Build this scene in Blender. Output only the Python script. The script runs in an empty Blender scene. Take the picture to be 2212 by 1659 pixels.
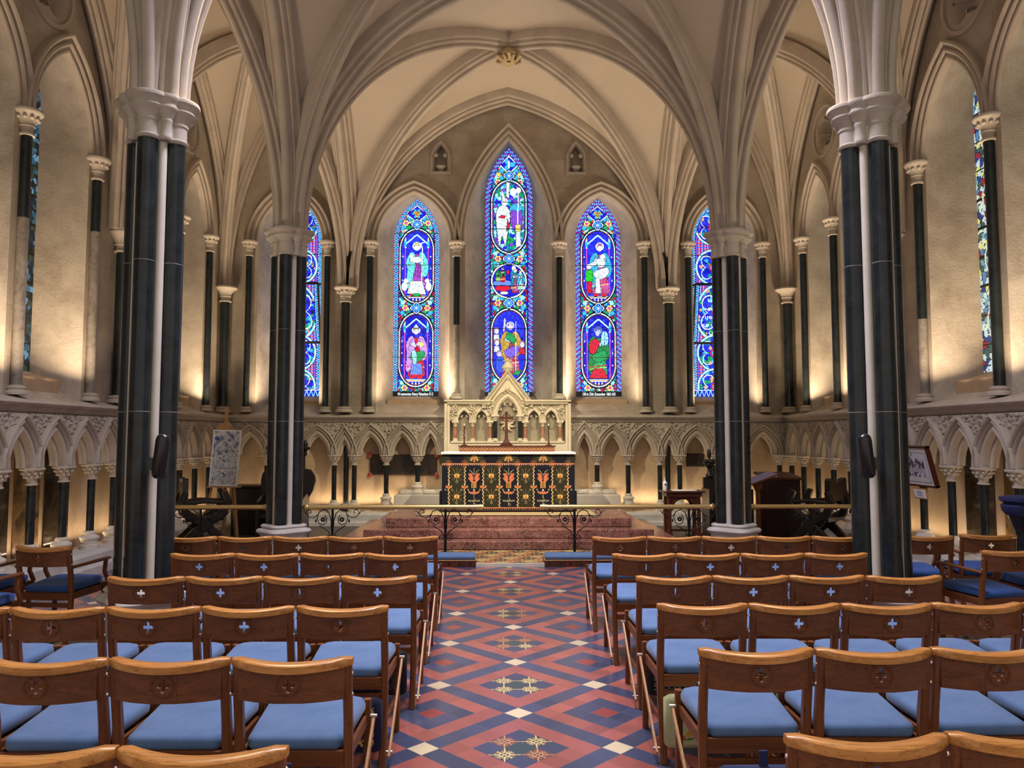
import bpy, bmesh, math, random
import numpy as np
from mathutils import Vector, Matrix, noise
random.seed(7); rng = np.random.RandomState(5)
PI = math.pi
S = bpy.context.scene
COL = S.collection

# ---------------- camera ----------------
cam = bpy.data.cameras.new('camera'); camo = bpy.data.objects.new('camera', cam); COL.objects.link(camo)
cam.sensor_width = 36.0; cam.lens = 36.0 * 1661.0 / 2212.0; cam.clip_start = 0.05; cam.clip_end = 200
camo.location = (-0.12, 0.0, 1.73)
camo.rotation_euler = (PI / 2 + math.atan(112.5 / 1661), 0, -math.atan(23 / 1661))
S.camera = camo
# ---------------- view + world ----------------
S.view_settings.view_transform = 'Standard'; S.view_settings.look = 'None'
S.view_settings.exposure = 0.12; S.view_settings.gamma = 1.0; S.view_settings.use_curve_mapping = False
S.cycles.use_denoising = True; S.cycles.max_bounces = 5; S.cycles.diffuse_bounces = 3; S.cycles.glossy_bounces = 3
S.cycles.sample_clamp_indirect = 4.0
W = bpy.data.worlds.new('world'); S.world = W; W.use_nodes = True
W.node_tree.nodes['Background'].inputs[0].default_value = (0.78, 0.70, 0.62, 1)
W.node_tree.nodes['Background'].inputs[1].default_value = 0.85

WARM = (1.0, 0.75, 0.50); SOFT = (1.0, 0.82, 0.62); COOL = (0.62, 0.72, 1.0)
def light(name, kind, loc, target, power, color=WARM, size=0.3, size_y=None, spot=None, blend=0.6, spread=None):
    l = bpy.data.lights.new(name, kind); l.energy = power; l.color = color
    if kind == 'AREA':
        l.shape = 'RECTANGLE'; l.size = size; l.size_y = size_y or size
        if spread: l.spread = math.radians(spread)
    else:
        l.shadow_soft_size = size
    if kind == 'SPOT':
        l.spot_size = math.radians(spot or 70); l.spot_blend = blend
    o = bpy.data.objects.new(name, l); COL.objects.link(o); o.location = loc
    d = Vector(target) - Vector(loc); o.rotation_euler = d.to_track_quat('-Z', 'Y').to_euler()
    return o
LP = dict(ledge=17.0, side=20.0, dado=6.0, dadoside=14.0, vault=80.0, altar=1500.0, chairs=420.0, step=260.0)
# uplights on the string course under every window
for x in (-4.3, -1.86, 0.0, 1.86, 4.3):
    if x == 0.0:
        for q in (-1, 1): light('ledge_lamp', 'AREA', (q * 1.45, 14.84, 2.25), (q * .9, 15.2, 5.5), LP['ledge'], WARM, .4, .06, spread=105)
    else:
        for q in (-.3, .3): light('ledge_lamp', 'AREA', (x + q, 14.82, 2.24), (x + q * 1.9, 15.35, 4.8), LP['ledge'] * .8, WARM, .5, .06, spread=120)
for sx in (-1, 1):
    for y in (7.9, 9.43, 12.2, 13.6):
        for q in (-.28, .28): light('ledge_lamp', 'AREA', (sx * 5.37, y + q, 2.24), (sx * 5.80, y + q * 1.8, 4.8), LP['side'] * .6, WARM, .4, .06, spread=105)
    light('dado_lamp', 'AREA', (sx * 5.62, 8.7, .36), (sx * 5.66, 8.7, 2), LP['dadoside'], WARM, 4.2, .05).rotation_euler = (PI, 0, PI / 2)
    light('dado_lamp', 'AREA', (sx * 5.62, 12.9, .36), (sx * 5.66, 12.9, 2), LP['dadoside'], WARM, 4.0, .05).rotation_euler = (PI, 0, PI / 2)
    light('dado_lamp', 'AREA', (sx * 2.95, 15.02, .40), (sx * 3.3, 15.1, 2), LP['dado'] * 1.5, WARM, 1.6, .05).rotation_euler = (PI, 0, 0)
    light('dado_lamp', 'AREA', (sx * 1.75, 15.02, .70), (sx * 1.7, 15.1, 2), LP['dado'] * .5, WARM, .8, .05).rotation_euler = (PI, 0, 0)
    light('dado_lamp', 'AREA', (sx * 4.6, 15.02, .36), (sx * 4.5, 15.1, 2), LP['dado'] * .8, WARM, 1.3, .05).rotation_euler = (PI, 0, 0)
    # unseen vault fill added at string-course height, altar and seating spots high between columns
    light('vault_fill', 'SPOT', (sx * 5.3, 12.7, 2.3), (sx * 1.0, 12.9, 8.4), LP['vault'] * 4.8, SOFT, .12, None, 95, 1)
    light('vault_fill', 'SPOT', (sx * 5.3, 8.7, 2.3), (sx * 1.2, 9.2, 8.4), LP['vault'] * 1.9, SOFT, .12, None, 100, 1)
    light('altar_spot', 'SPOT', (sx * 2.75, 8.6, 6.2), (-sx * .9, 14.2, .9), LP['altar'], (1, .86, .62), .05, None, 44, .7)
    light('seat_spot', 'SPOT', (sx * 2.6, 7.0, 6.0), (sx * 1.6, 4.0, .6), LP['chairs'], (1, .80, .55), .25, None, 75, .8)
for sx in (-1, 1):
    light('step_spot', 'SPOT', (sx * 1.3, 10.95, 7.6), (sx * .7, 11.9, .2), LP['step'] * 1.5, (1, .88, .70), .1, None, 62, .8)
light('aisle_fill', 'AREA', (0, 6.6, 7.9), (0, 6.4, 0), 320, (.84, .80, 1.0), 1.6, 1.6, spread=115)  # cool fill added out of view to tint floor and seats

# ---------------- mesh helpers ----------------
def V(*a): return Vector(a)
class MB:
    def __init__(s): s.v = []; s.f = []; s.m = []; s.cm = 0; s.T = None
    def add(s, vs, fs):
        b = len(s.v)
        if s.T is not None: vs = [s.T @ Vector(p) for p in vs]
        s.v += [tuple(p) for p in vs]; s.f += [tuple(b + i for i in f) for f in fs]; s.m += [s.cm] * len(fs)
    def box(s, x0, x1, y0, y1, z0, z1):
        s.add([(x0,y0,z0),(x1,y0,z0),(x1,y1,z0),(x0,y1,z0),(x0,y0,z1),(x1,y0,z1),(x1,y1,z1),(x0,y1,z1)],
              [(0,3,2,1),(4,5,6,7),(0,1,5,4),(1,2,6,5),(2,3,7,6),(3,0,4,7)])
    def cbox(s, cx, cy, cz, sx, sy, sz): s.box(cx-sx/2, cx+sx/2, cy-sy/2, cy+sy/2, cz-sz/2, cz+sz/2)
    def rbox(s, x0, x1, y0, y1, z0, z1, r):   # box with chamfered vertical and top edges
        r = min(r, (x1-x0)*.49, (y1-y0)*.49, (z1-z0)*.49)
        rings = []
        for z, i in ((z0, r), (z0+r, 0), (z1-r, 0), (z1, r)):
            a, b, c, d = x0+i, x1-i, y0+i, y1-i
            k = r*.6
            rings.append([(a+k,c,z),(b-k,c,z),(b,c+k,z),(b,d-k,z),(b-k,d,z),(a+k,d,z),(a,d-k,z),(a,c+k,z)])
        s.loft(rings, True, True)
    def loft(s, rings, closed=True, caps=False):
        n = len(rings[0]); vs = [p for r in rings for p in r]; fs = []
        for i in range(len(rings)-1):
            for j in range(n if closed else n-1):
                k = (j+1) % n
                fs.append((i*n+j, i*n+k, (i+1)*n+k, (i+1)*n+j))
        if caps:
            fs.append(tuple(reversed(range(n)))); fs.append(tuple((len(rings)-1)*n+j for j in range(n)))
        s.add(vs, fs)
    def lathe(s, prof, cx, cy, n=20, caps=True, lobes=None):  # prof [(r,z)]
        s.loft([[(cx+r*math.cos(2*PI*j/n), cy+r*math.sin(2*PI*j/n), z) for j in range(n)] for r, z in prof], True, caps)
    def tube(s, pts, r, n=8, caps=True, flat=None):
        P = [Vector(p) for p in pts]; rings = []; up = None
        for i, p in enumerate(P):
            t = (P[min(i+1, len(P)-1)] - P[max(i-1, 0)])
            if t.length < 1e-9: t = Vector((0,0,1))
            t.normalize()
            if up is None:
                up = Vector((0,0,1)) if abs(t.z) < .9 else Vector((1,0,0))
            a = t.cross(up)
            if a.length < 1e-6: a = t.cross(Vector((1,.1,0)))
            a.normalize(); b = a.cross(t).normalized(); up = b
            rr = r[i] if isinstance(r, (list, tuple)) else r
            rings.append([p + a*math.cos(2*PI*j/n)*rr + b*math.sin(2*PI*j/n)*rr for j in range(n)])
        s.loft(rings, True, caps)
    def ball(s, c, r, n=10, m=6, sc=(1,1,1)):
        prof = [(max(math.sin(PI*i/m), .02)*r, -math.cos(PI*i/m)*r) for i in range(m+1)]
        s.loft([[(c[0]+q*sc[0]*math.cos(2*PI*j/n), c[1]+q*sc[1]*math.sin(2*PI*j/n), c[2]+z*sc[2]) for j in range(n)] for q, z in prof], True, True)
    def bar(s, pts, w, d, side=Vector((1,0,0))):   # rectangular section along a path; w across 'side', d the other
        P = [Vector(p) for p in pts]; rings = []
        for i, p in enumerate(P):
            t = (P[min(i+1, len(P)-1)] - P[max(i-1, 0)]).normalized()
            b = t.cross(side).normalized(); a = b.cross(t).normalized()
            ww = w[i] if isinstance(w, (list, tuple)) else w; dd = d[i] if isinstance(d, (list, tuple)) else d
            k = min(ww, dd)*.22
            sec = [(-ww/2+k,-dd/2),(ww/2-k,-dd/2),(ww/2,-dd/2+k),(ww/2,dd/2-k),(ww/2-k,dd/2),(-ww/2+k,dd/2),(-ww/2,dd/2-k),(-ww/2,-dd/2+k)]
            rings.append([p + a*x + b*y for x, y in sec])
        s.loft(rings, True, True)
    def poly(s, loops, frame, thick=0.0, bend=None):
        """filled flat polygon with holes; frame (O,U,V,N) maps 2-D points; thick extrudes along N"""
        bm = bmesh.new(); es = []
        for lp in loops:
            vs = [bm.verts.new((p[0], p[1], 0)) for p in lp]
            for i in range(len(vs)): es.append(bm.edges.new((vs[i], vs[(i+1) % len(vs)])))
        bmesh.ops.triangle_fill(bm, use_beauty=True, use_dissolve=False, edges=es, normal=(0,0,1))
        bm.verts.index_update()
        O, U, VV, N = frame
        vv = [O + U*v.co.x + VV*v.co.y for v in bm.verts]
        ff = [[v.index for v in f.verts] for f in bm.faces]
        bm.free()
        s.add(vv, ff)
        if thick:
            s.add([p + N*thick for p in vv], [f[::-1] for f in ff])
            for lp in loops:
                a = [O + U*p[0] + VV*p[1] for p in lp]
                s.loft([a, [q + N*thick for q in a]], True)
    def build(s, name, mat, parent=None, smooth=35, label=None):
        me = bpy.data.meshes.new(name); me.from_pydata(s.v, [], s.f)
        mats = mat if isinstance(mat, (list, tuple)) else [mat]
        for m in mats: me.materials.append(m)
        if len(mats) > 1: me.polygons.foreach_set('material_index', s.m)
        bm = bmesh.new(); bm.from_mesh(me); bmesh.ops.recalc_face_normals(bm, faces=bm.faces[:]); bm.to_mesh(me); bm.free()
        if smooth:
            me.polygons.foreach_set('use_smooth', [True]*len(me.polygons)); me.set_sharp_from_angle(angle=math.radians(smooth))
        me.update()
        o = bpy.data.objects.new(name, me); COL.objects.link(o)
        if parent is not None: o.parent = parent
        if label: o['label'] = label
        return o
def arch_pts(a, rise, n=14, full=True):
    c = (rise*rise - a*a) / (2*a); R = a + c
    th = math.atan2(rise, c) if True else 0
    # left arc centre (c,0): from angle pi to the apex
    t1 = math.atan2(rise, -c)
    L = [(c + R*math.cos(PI + (t1-PI)*i/n), R*math.sin(PI + (t1-PI)*i/n)) for i in range(n+1)]
    L[0] = (-a, 0.0); L[-1] = (0.0, rise)
    if not full: return L
    return L + [(-x, z) for x, z in reversed(L[:-1])]
def sweep2d(mb, O, U, B, pts, prof, closed=False):
    """sweep profile [(d,w)] along in-plane path pts; d outward (left normal), w along B"""
    n = len(pts); Z = Vector((0,0,1)); rings = []
    for i in range(n):
        def seg(a, b):
            dx, dz = pts[b][0]-pts[a][0], pts[b][1]-pts[a][1]; l = math.hypot(dx, dz) or 1; return (-dz/l, dx/l)
        if closed: n0, n1 = seg((i-1) % n, i), seg(i, (i+1) % n)
        else: n0 = seg(max(i-1,0), max(i-1,0)+1); n1 = seg(min(i,n-2), min(i,n-2)+1)
        m = (n0[0]+n1[0], n0[1]+n1[1]); l = math.hypot(*m) or 1; m = (m[0]/l, m[1]/l)
        k = 1/max(.35, m[0]*n0[0]+m[1]*n0[1])
        p = O + U*pts[i][0] + Z*pts[i][1]
        rings.append([p + (U*m[0] + Z*m[1])*(d*k) + B*w for d, w in prof])
    if closed: rings.append(rings[0])
    mb.loft(rings, True, not closed)
def sym(h):  # mirror a half profile (w>=0) given as [(w,d)] from centre outwards -> closed [(d,w)]
    return [(d, w) for w, d in h] + [(d, -w) for w, d in reversed(h) if w > 1e-6]
RIB = sym([(0,0),(.022,.004),(.036,.018),(.04,.036),(.03,.055),(.036,.07),(.058,.078),(.078,.072),(.094,.082),(.1,.1),(.094,.118),(.1,.132),(.118,.14),(.13,.16),(.13,.33)])
RIBBIG = sym([(0,0),(.03,.005),(.05,.024),(.054,.048),(.042,.07),(.05,.088),(.078,.1),(.1,.09),(.122,.1),(.13,.125),(.122,.148),(.13,.165),(.16,.172),(.18,.165),(.195,.18),(.2,.2),(.2,.36)])
def tag(o, label=None, cat=None, group=None, kind=None):
    if label: o['label'] = label
    if cat: o['category'] = cat
    if group: o['group'] = group
    if kind: o['kind'] = kind
    return o
def empty(name, loc, rz=0.0, label=None, cat=None, group=None):
    o = bpy.data.objects.new(name, None); COL.objects.link(o); o.location = loc; o.rotation_euler = (0,0,rz)
    o.empty_display_size = .1
    return tag(o, label, cat, group)
def copy_tree(o, parent=None):
    c = o.copy(); COL.objects.link(c)
    if parent is not None: c.parent = parent
    for ch in [q for q in o.children]: copy_tree(ch, c)
    return c
def struct(o): o['kind'] = 'structure'; return o
X, Y, Z = Vector((1,0,0)), Vector((0,1,0)), Vector((0,0,1))

# ---------------- materials ----------------
def lin(c):
    f = lambda v: v/12.92 if v <= .04045 else ((v+.055)/1.055)**2.4
    return tuple(f(v/255.0) for v in c)
class NT:
    def __init__(s, name):
        s.m = bpy.data.materials.new(name); s.m.use_nodes = True; s.t = s.m.node_tree; s.n = s.t.nodes; s.l = s.t.links
        s.b = s.n['Principled BSDF']
    def node(s, typ, **k):
        n = s.n.new(typ)
        for a, v in k.items(): setattr(n, a, v)
        return n
    def put(s, sock, v):
        if hasattr(v, 'is_linked') or hasattr(v, 'links'): s.l.new(v, sock)
        else:
            if isinstance(v, (tuple, list)) and len(v) == 3 and sock.type == 'RGBA': v = tuple(v) + (1,)
            sock.default_value = v
    def math(s, op, a, b=0.0, c=0.0):
        n = s.node('ShaderNodeMath', operation=op); s.put(n.inputs[0], a); s.put(n.inputs[1], b)
        if op in ('SMOOTH_MIN', 'COMPARE', 'WRAP', 'MULTIPLY_ADD'): s.put(n.inputs[2], c)
        return n.outputs[0]
    def mix(s, f, a, b, mode='MIX'):
        n = s.node('ShaderNodeMix', data_type='RGBA', blend_type=mode)
        s.put(n.inputs[0], f); s.put(n.inputs[6], a); s.put(n.inputs[7], b); return n.outputs[2]
    def coord(s, kind='Object', scale=None):
        c = s.node('ShaderNodeTexCoord').outputs[kind]
        if scale is not None:
            m = s.node('ShaderNodeMapping'); s.l.new(c, m.inputs[0]); m.inputs['Scale'].default_value = scale; return m.outputs[0]
        return c
    def noise(s, co, scale, detail=4, rough=.55, dist=0):
        n = s.node('ShaderNodeTexNoise'); s.put(n.inputs['Vector'], co); n.inputs['Scale'].default_value = scale
        n.inputs['Detail'].default_value = detail; n.inputs['Roughness'].default_value = rough; n.inputs['Distortion'].default_value = dist
        return n.outputs[0]
    def ramp(s, f, stops):
        n = s.node('ShaderNodeValToRGB'); s.put(n.inputs[0], f); cr = n.color_ramp
        while len(cr.elements) < len(stops): cr.elements.new(.5)
        for e, (p, c) in zip(cr.elements, stops): e.position = p; e.color = tuple(c) + (1,)
        return n.outputs[0]
    def bump(s, h, strength=.3, dist=.01):
        n = s.node('ShaderNodeBump'); s.put(n.inputs['Height'], h); n.inputs['Strength'].default_value = strength; n.inputs['Distance'].default_value = dist
        s.l.new(n.outputs[0], s.b.inputs['Normal'])
    def out(s, col=None, rough=None, metal=None, spec=None, emis=None, es=0.0):
        if col is not None: s.put(s.b.inputs['Base Color'], col)
        if rough is not None: s.put(s.b.inputs['Roughness'], rough)
        if metal is not None: s.put(s.b.inputs['Metallic'], metal)
        if spec is not None: s.put(s.b.inputs['Specular IOR Level'], spec)
        if emis is not None: s.put(s.b.inputs['Emission Color'], emis); s.b.inputs['Emission Strength'].default_value = es
        return s.m
def stone(name, c1, c2, rough=.85, scale=1.2, joints=False, bump=.15, axis='x', jc=.8, spec=.25):
    t = NT(name); co = t.coord('Object')
    f = t.noise(co, scale, 6, .62, .4); f2 = t.noise(co, scale*14, 3)
    f = t.math('ADD', t.math('MULTIPLY', f, .8), t.math('MULTIPLY', f2, .2))
    c = t.ramp(f, [(.30, c1), (.68, c2)])
    h = f2
    if joints:
        sep = t.node('ShaderNodeSeparateXYZ'); t.l.new(co, sep.inputs[0])
        cmb = t.node('ShaderNodeCombineXYZ'); t.l.new(sep.outputs[0 if axis == 'x' else 1], cmb.inputs[0]); t.l.new(sep.outputs[2], cmb.inputs[1])
        b = t.node('ShaderNodeTexBrick'); t.l.new(cmb.outputs[0], b.inputs['Vector'])
        b.inputs['Scale'].default_value = 1; b.inputs['Brick Width'].default_value = .52; b.inputs['Row Height'].default_value = .29
        b.inputs['Mortar Size'].default_value = .006; b.inputs['Color1'].default_value = (1,1,1,1); b.inputs['Color2'].default_value = (.86,.84,.8,1)
        b.inputs['Mortar'].default_value = (jc, jc*.96, jc*.9, 1)
        patch = t.ramp(t.noise(co, .9, 3), [(.42, (0,0,0)), (.6, (1,1,1))])
        c = t.mix(patch, c, t.mix(1.0, c, b.outputs[0], 'MULTIPLY'))
    t.bump(h, bump, .01)
    return t.out(c, rough, spec=spec)
M = {}
M['wall'] = stone('plaster_wall', (.31,.26,.20), (.52,.45,.36), joints=True, axis='x')
M['wall_side'] = stone('plaster_wall_side', (.31,.26,.20), (.52,.45,.36), joints=True, axis='y')
M['reveal'] = stone('reveal_plaster', (.30,.255,.20), (.56,.50,.41), scale=2.4, bump=.45)
M['dado'] = stone('dado_wall', (.36,.25,.15), (.52,.39,.25), scale=2.2)
M['vault'] = stone('vault_plaster', (.43,.365,.29), (.49,.42,.335), scale=.7, bump=.08)
M['rib'] = stone('rib_stone', (.40,.345,.28), (.52,.45,.365), scale=3, bump=.1)
M['trim'] = stone('carved_stone', (.40,.35,.285), (.55,.49,.405), scale=5, bump=.25)
M['pale'] = stone('pale_stone', (.56,.51,.42), (.70,.65,.55), scale=3, bump=.1)
M['plinth'] = stone('plinth_stone', (.45,.43,.39), (.62,.60,.55), scale=3, bump=.1)
M['reredos'] = stone('reredos_stone', (.58,.50,.35), (.72,.64,.47), scale=4, bump=.2)
M['spandrel'] = stone('foliage_stone', (.34,.30,.24), (.50,.44,.36), scale=8, bump=.5)
def marble(name, a, b, rough=.25, scale=5, vein=None):
    t = NT(name); co = t.coord('Object'); f = t.noise(co, scale, 8, .65, 1.2)
    c = t.ramp(f, [(.35, a), (.62, b)])
    if vein:
        v = t.noise(co, scale*2.3, 6, .6, 2.5); m = t.math('LESS_THAN', t.math('ABSOLUTE', t.math('SUBTRACT', v, .5)), .012)
        c = t.mix(m, c, vein)
    t.bump(f, .05, .01)
    return t.out(c, rough, spec=.4)
M['dark_marble'] = marble('dark_marble', (.007,.011,.012), (.021,.027,.028), .27, 3)
M['grey_marble'] = marble('worn_marble', (.16,.14,.12), (.30,.27,.23), .5, 6)
M['red_marble'] = marble('red_marble', (.085,.028,.022), (.25,.10,.08), .25, 4, (.42,.28,.22))
M['pink_marble'] = marble('pink_marble', (.32,.12,.07), (.45,.22,.15), .3, 9)
M['black_slab'] = marble('black_slab', (.02,.014,.008), (.05,.035,.02), .12, 4)
M['bronze_slab'] = marble('bronze_slab', (.03,.018,.008), (.2,.11,.035), .3, 3)
def wood(name, a, b, rough=.3, axis=0, sc=9):
    t = NT(name); s = [26, 26, 26]; s[axis] = 1.6
    oi = t.node('ShaderNodeObjectInfo'); co = t.coord('Object'); mp = t.node('ShaderNodeMapping'); t.l.new(co, mp.inputs[0]); mp.inputs['Scale'].default_value = s
    cmb = t.node('ShaderNodeCombineXYZ'); r = t.math('MULTIPLY', oi.outputs['Random'], 50.0)
    for i in range(3): t.l.new(r, cmb.inputs[i])
    t.l.new(cmb.outputs[0], mp.inputs['Location'])
    f = t.noise(mp.outputs[0], 1.0, 5, .6, .8)
    c = t.ramp(f, [(.3, a), (.68, b)])
    g = t.noise(mp.outputs[0], 3.2, 3, .7, 1.5); c = t.mix(t.math('MULTIPLY', t.math('LESS_THAN', g, .43), .45), c, tuple(v*.45 for v in a))
    t.bump(f, .08, .004)
    return t.out(c, rough, spec=.4)
M['oak'] = wood('oak_rail_lit', (.40,.155,.035), (.64,.30,.085), .28)  # chair oak lightened in colour for the lit tops of the rails
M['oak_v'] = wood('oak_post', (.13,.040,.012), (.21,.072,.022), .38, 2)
M['oak_shaded'] = wood('oak_board_shaded', (.115,.034,.009), (.19,.060,.016), .42)  # same oak darkened in colour for the shade on chair backs
M['oak_light'] = wood('light_oak', (.50,.28,.12), (.62,.38,.18), .4, 2)
M['easel_wood'] = wood('beech', (.40,.22,.10), (.52,.31,.15), .5, 2)
M['dark_wood'] = wood('black_oak', (.010,.007,.006), (.022,.015,.011), .3, 2)
M['mahogany'] = wood('mahogany', (.045,.012,.006), (.10,.028,.014), .3, 2)
M['red_wood'] = wood('red_wood', (.16,.05,.022), (.26,.09,.04), .35, 2)
def plain(name, c, rough=.5, metal=0.0, spec=.5):
    t = NT(name); f = t.noise(t.coord('Object'), 30, 3)
    cc = t.mix(f, tuple(v*.85 for v in c), tuple(min(1, v*1.12) for v in c)); return t.out(cc, rough, metal, spec)
M['brass'] = plain('brass', (.72,.54,.22), .3, .85)
M['iron'] = plain('iron', (.012,.012,.014), .4, .6)
M['steel'] = plain('steel', (.75,.72,.68), .25, 1.0)
M['black'] = plain('black_plastic', (.010,.010,.014), .25)
M['white'] = plain('white_linen', (.80,.80,.74), .8)
M['whiteplastic'] = plain('white_plastic', (.85,.87,.9), .35)
M['bluelabel'] = plain('blue_label', (.02,.03,.2), .4)
M['navy'] = plain('navy_cloth', (.015,.02,.09), .8)
M['lead'] = plain('lead', (.01,.01,.02), .6)
M['gold'] = plain('gold', (.55,.30,.08), .45, .3)
M['redboss'] = plain('red_boss', (.35,.06,.04), .4)
M['wax'] = plain('wax', (.8,.72,.55), .5)
M['ink'] = plain('ink', (.05,.06,.12), .7)
def fabric(name, a, b, sc=300):
    t = NT(name); co = t.coord('Object'); f = t.math('ADD', t.math('MULTIPLY', t.noise(co, sc, 2), .6), t.math('MULTIPLY', t.noise(co, 9, 3), .4))
    t.bump(f, .25, .002)
    t.b.inputs['Sheen Weight'].default_value = .15
    return t.out(t.ramp(f, [(.35, a), (.65, b)]), .9, spec=.2)
M['blue'] = fabric('blue_wool', (.075,.145,.30), (.12,.205,.38))
M['blue2'] = fabric('deep_blue_wool', (.018,.06,.22), (.035,.10,.33))
M['velvet'] = fabric('dark_velvet', (.004,.005,.014), (.01,.012,.03))
def attrmat(name, emit=0.0, rough=.6, base=1.0, spec=.3):
    t = NT(name); a = t.node('ShaderNodeAttribute', attribute_name='paint')
    if emit:
        sw = t.mix(.12, (0,0,0), a.outputs['Color'])
        return t.out(sw, .35, emis=a.outputs['Color'], es=emit)
    return t.out(a.outputs['Color'], rough, spec=spec)
M['glass'] = attrmat('stained_glass', 1.45)
M['glass_dim'] = attrmat('stained_glass_pale', .9)
M['paint'] = attrmat('painted', 0, .8)
M['bossgold'] = plain('pale_gold', (.50,.38,.20), .6, .1)
M['plaque'] = marble('plaque_bronze', (.022,.013,.009), (.05,.03,.02), .5, 5)
M['desk'] = wood('dark_mahogany', (.018,.006,.004), (.04,.012,.008), .35, 2)
# ---------------- floor ----------------
def floor_mat():
    t = NT('tile_floor'); co = t.coord('Object'); sp = t.node('ShaderNodeSeparateXYZ'); t.l.new(co, sp.inputs[0])
    x, y = sp.outputs[0], sp.outputs[1]; m = t.math
    TS = 1.085/math.sqrt(2)/6*math.sqrt(2)
    yy = m('SUBTRACT', y, 4.943)
    xa = m('ADD', x, .01)
    u = m('DIVIDE', m('ADD', xa, yy), TS); v = m('DIVIDE', m('SUBTRACT', yy, xa), TS)
    u = m('ADD', u, .5); v = m('ADD', v, .5)
    iu = m('FLOORED_MODULO', m('FLOOR', u), 6.0); iv = m('FLOORED_MODULO', m('FLOOR', v), 6.0)
    fu = m('ABSOLUTE', m('SUBTRACT', m('FRACT', u), .5)); fv = m('ABSOLUTE', m('SUBTRACT', m('FRACT', v), .5))
    du = m('ABSOLUTE', m('SUBTRACT', iu, 3.0)); dv = m('ABSOLUTE', m('SUBTRACT', iv, 3.0))
    mx = m('MAXIMUM', du, dv); mn = m('MINIMUM', du, dv); sm = m('ADD', du, dv)
    strip = m('GREATER_THAN', mx, 2.5); cream = m('GREATER_THAN', mn, 2.5); ring = m('GREATER_THAN', mx, 1.5)
    mid = m('LESS_THAN', sm, .5); orn = m('COMPARE', sm, 1.0, .1)
    cen = m('LESS_THAN', m('ABSOLUTE', xa), .33)
    blue = (.048,.060,.115); red = (.32,.095,.075)
    wn = t.node('ShaderNodeTexWhiteNoise', noise_dimensions='2D'); cb = t.node('ShaderNodeCombineXYZ')
    t.l.new(m('FLOOR', u), cb.inputs[0]); t.l.new(m('FLOOR', v), cb.inputs[1]); t.l.new(cb.outputs[0], wn.inputs[0])
    inner = t.mix(mid, blue, t.mix(cen, (.27,.05,.04), (.03,.06,.06)))
    r = m('SQRT', m('ADD', m('MULTIPLY', fu, fu), m('MULTIPLY', fv, fv)))
    a1 = m('MULTIPLY', m('LESS_THAN', m('MINIMUM', fu, fv), .035), m('LESS_THAN', r, .45))
    a2 = m('LESS_THAN', m('ABSOLUTE', m('SUBTRACT', r, .22)), .035)
    a3 = m('MULTIPLY', m('LESS_THAN', m('ABSOLUTE', m('SUBTRACT', fu, fv)), .05), m('GREATER_THAN', r, .2))
    w = m('ADD', m('MULTIPLY', m('SINE', m('MULTIPLY', m('SUBTRACT', fu, fv), 28.0)), .08), .36)
    a4 = m('MULTIPLY', m('LESS_THAN', m('ABSOLUTE', m('SUBTRACT', r, w)), .035), 1.0)
    pat = m('MINIMUM', m('ADD', m('ADD', a1, a2), m('ADD', a3, a4)), 1.0)
    tone = m('GREATER_THAN', wn.outputs[0], .5)
    ornc = t.mix(pat, t.mix(tone, (.12,.035,.03), (.025,.03,.045)), t.mix(tone, (.48,.27,.13), (.60,.48,.2)))
    inner = t.mix(m('MULTIPLY', orn, cen), inner, ornc)
    c = t.mix(ring, inner, red); c = t.mix(strip, c, blue); c = t.mix(cream, c, (.60,.50,.32))
    vary = m('ADD', m('MULTIPLY', wn.outputs[0], .35), .82)
    vv = t.node('ShaderNodeCombineXYZ'); [t.l.new(vary, vv.inputs[i]) for i in range(3)]
    c = t.mix(1.0, c, vv.outputs[0], 'MULTIPLY')
    grout = m('GREATER_THAN', m('MAXIMUM', fu, fv), .488)
    c = t.mix(m('MULTIPLY', grout, .5), c, (.16,.13,.12))
    n = t.noise(co, 5, 5)
    t.bump(m('SUBTRACT', m('MULTIPLY', n, .15), grout), .06, .001)
    rg = m('ADD', m('MULTIPLY', n, .12), .19)
    t.b.inputs['Coat Weight'].default_value = .22; t.b.inputs['Coat Roughness'].default_value = .3; t.b.inputs['Coat IOR'].default_value = 1.5
    return t.out(c, rg, spec=.6)
def sanctuary_mat():
    t = NT('sanctuary_tiles'); co = t.coord('Object'); sp = t.node('ShaderNodeSeparateXYZ'); t.l.new(co, sp.inputs[0]); m = t.math
    u = m('DIVIDE', m('ADD', sp.outputs[0], sp.outputs[1]), .26); v = m('DIVIDE', m('SUBTRACT', sp.outputs[1], sp.outputs[0]), .26)
    fu = m('ABSOLUTE', m('SUBTRACT', m('FRACT', u), .5)); fv = m('ABSOLUTE', m('SUBTRACT', m('FRACT', v), .5))
    k = m('FLOORED_MODULO', m('ADD', m('FLOOR', u), m('MULTIPLY', m('FLOOR', v), 2.0)), 4.0)
    c = t.mix(m('LESS_THAN', k, .5), t.mix(m('LESS_THAN', k, 1.5), t.mix(m('LESS_THAN', k, 2.5), (.55,.42,.16), (.025,.03,.03)), (.33,.08,.04)), (.50,.20,.07))
    d = m('ADD', fu, fv); c = t.mix(m('LESS_THAN', m('ABSOLUTE', m('SUBTRACT', d, .3)), .06), c, (.62,.52,.22))
    c = t.mix(m('GREATER_THAN', m('MAXIMUM', fu, fv), .46), c, (.45,.35,.14))
    c = t.mix(m('LESS_THAN', d, .1), c, (.05,.12,.12))
    return t.out(c, .3, spec=.5)
M['floor'] = floor_mat(); M['sanct'] = sanctuary_mat()
M['aisle_slab'] = stone('aisle_slabs', (.045,.042,.040), (.085,.08,.075), .45, 2, bump=.05, spec=.5)
b = MB(); b.box(-5.9, 5.9, -1.5, 10.70, -.2, 0); struct(b.build('floor', M['floor'], smooth=0))
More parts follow.
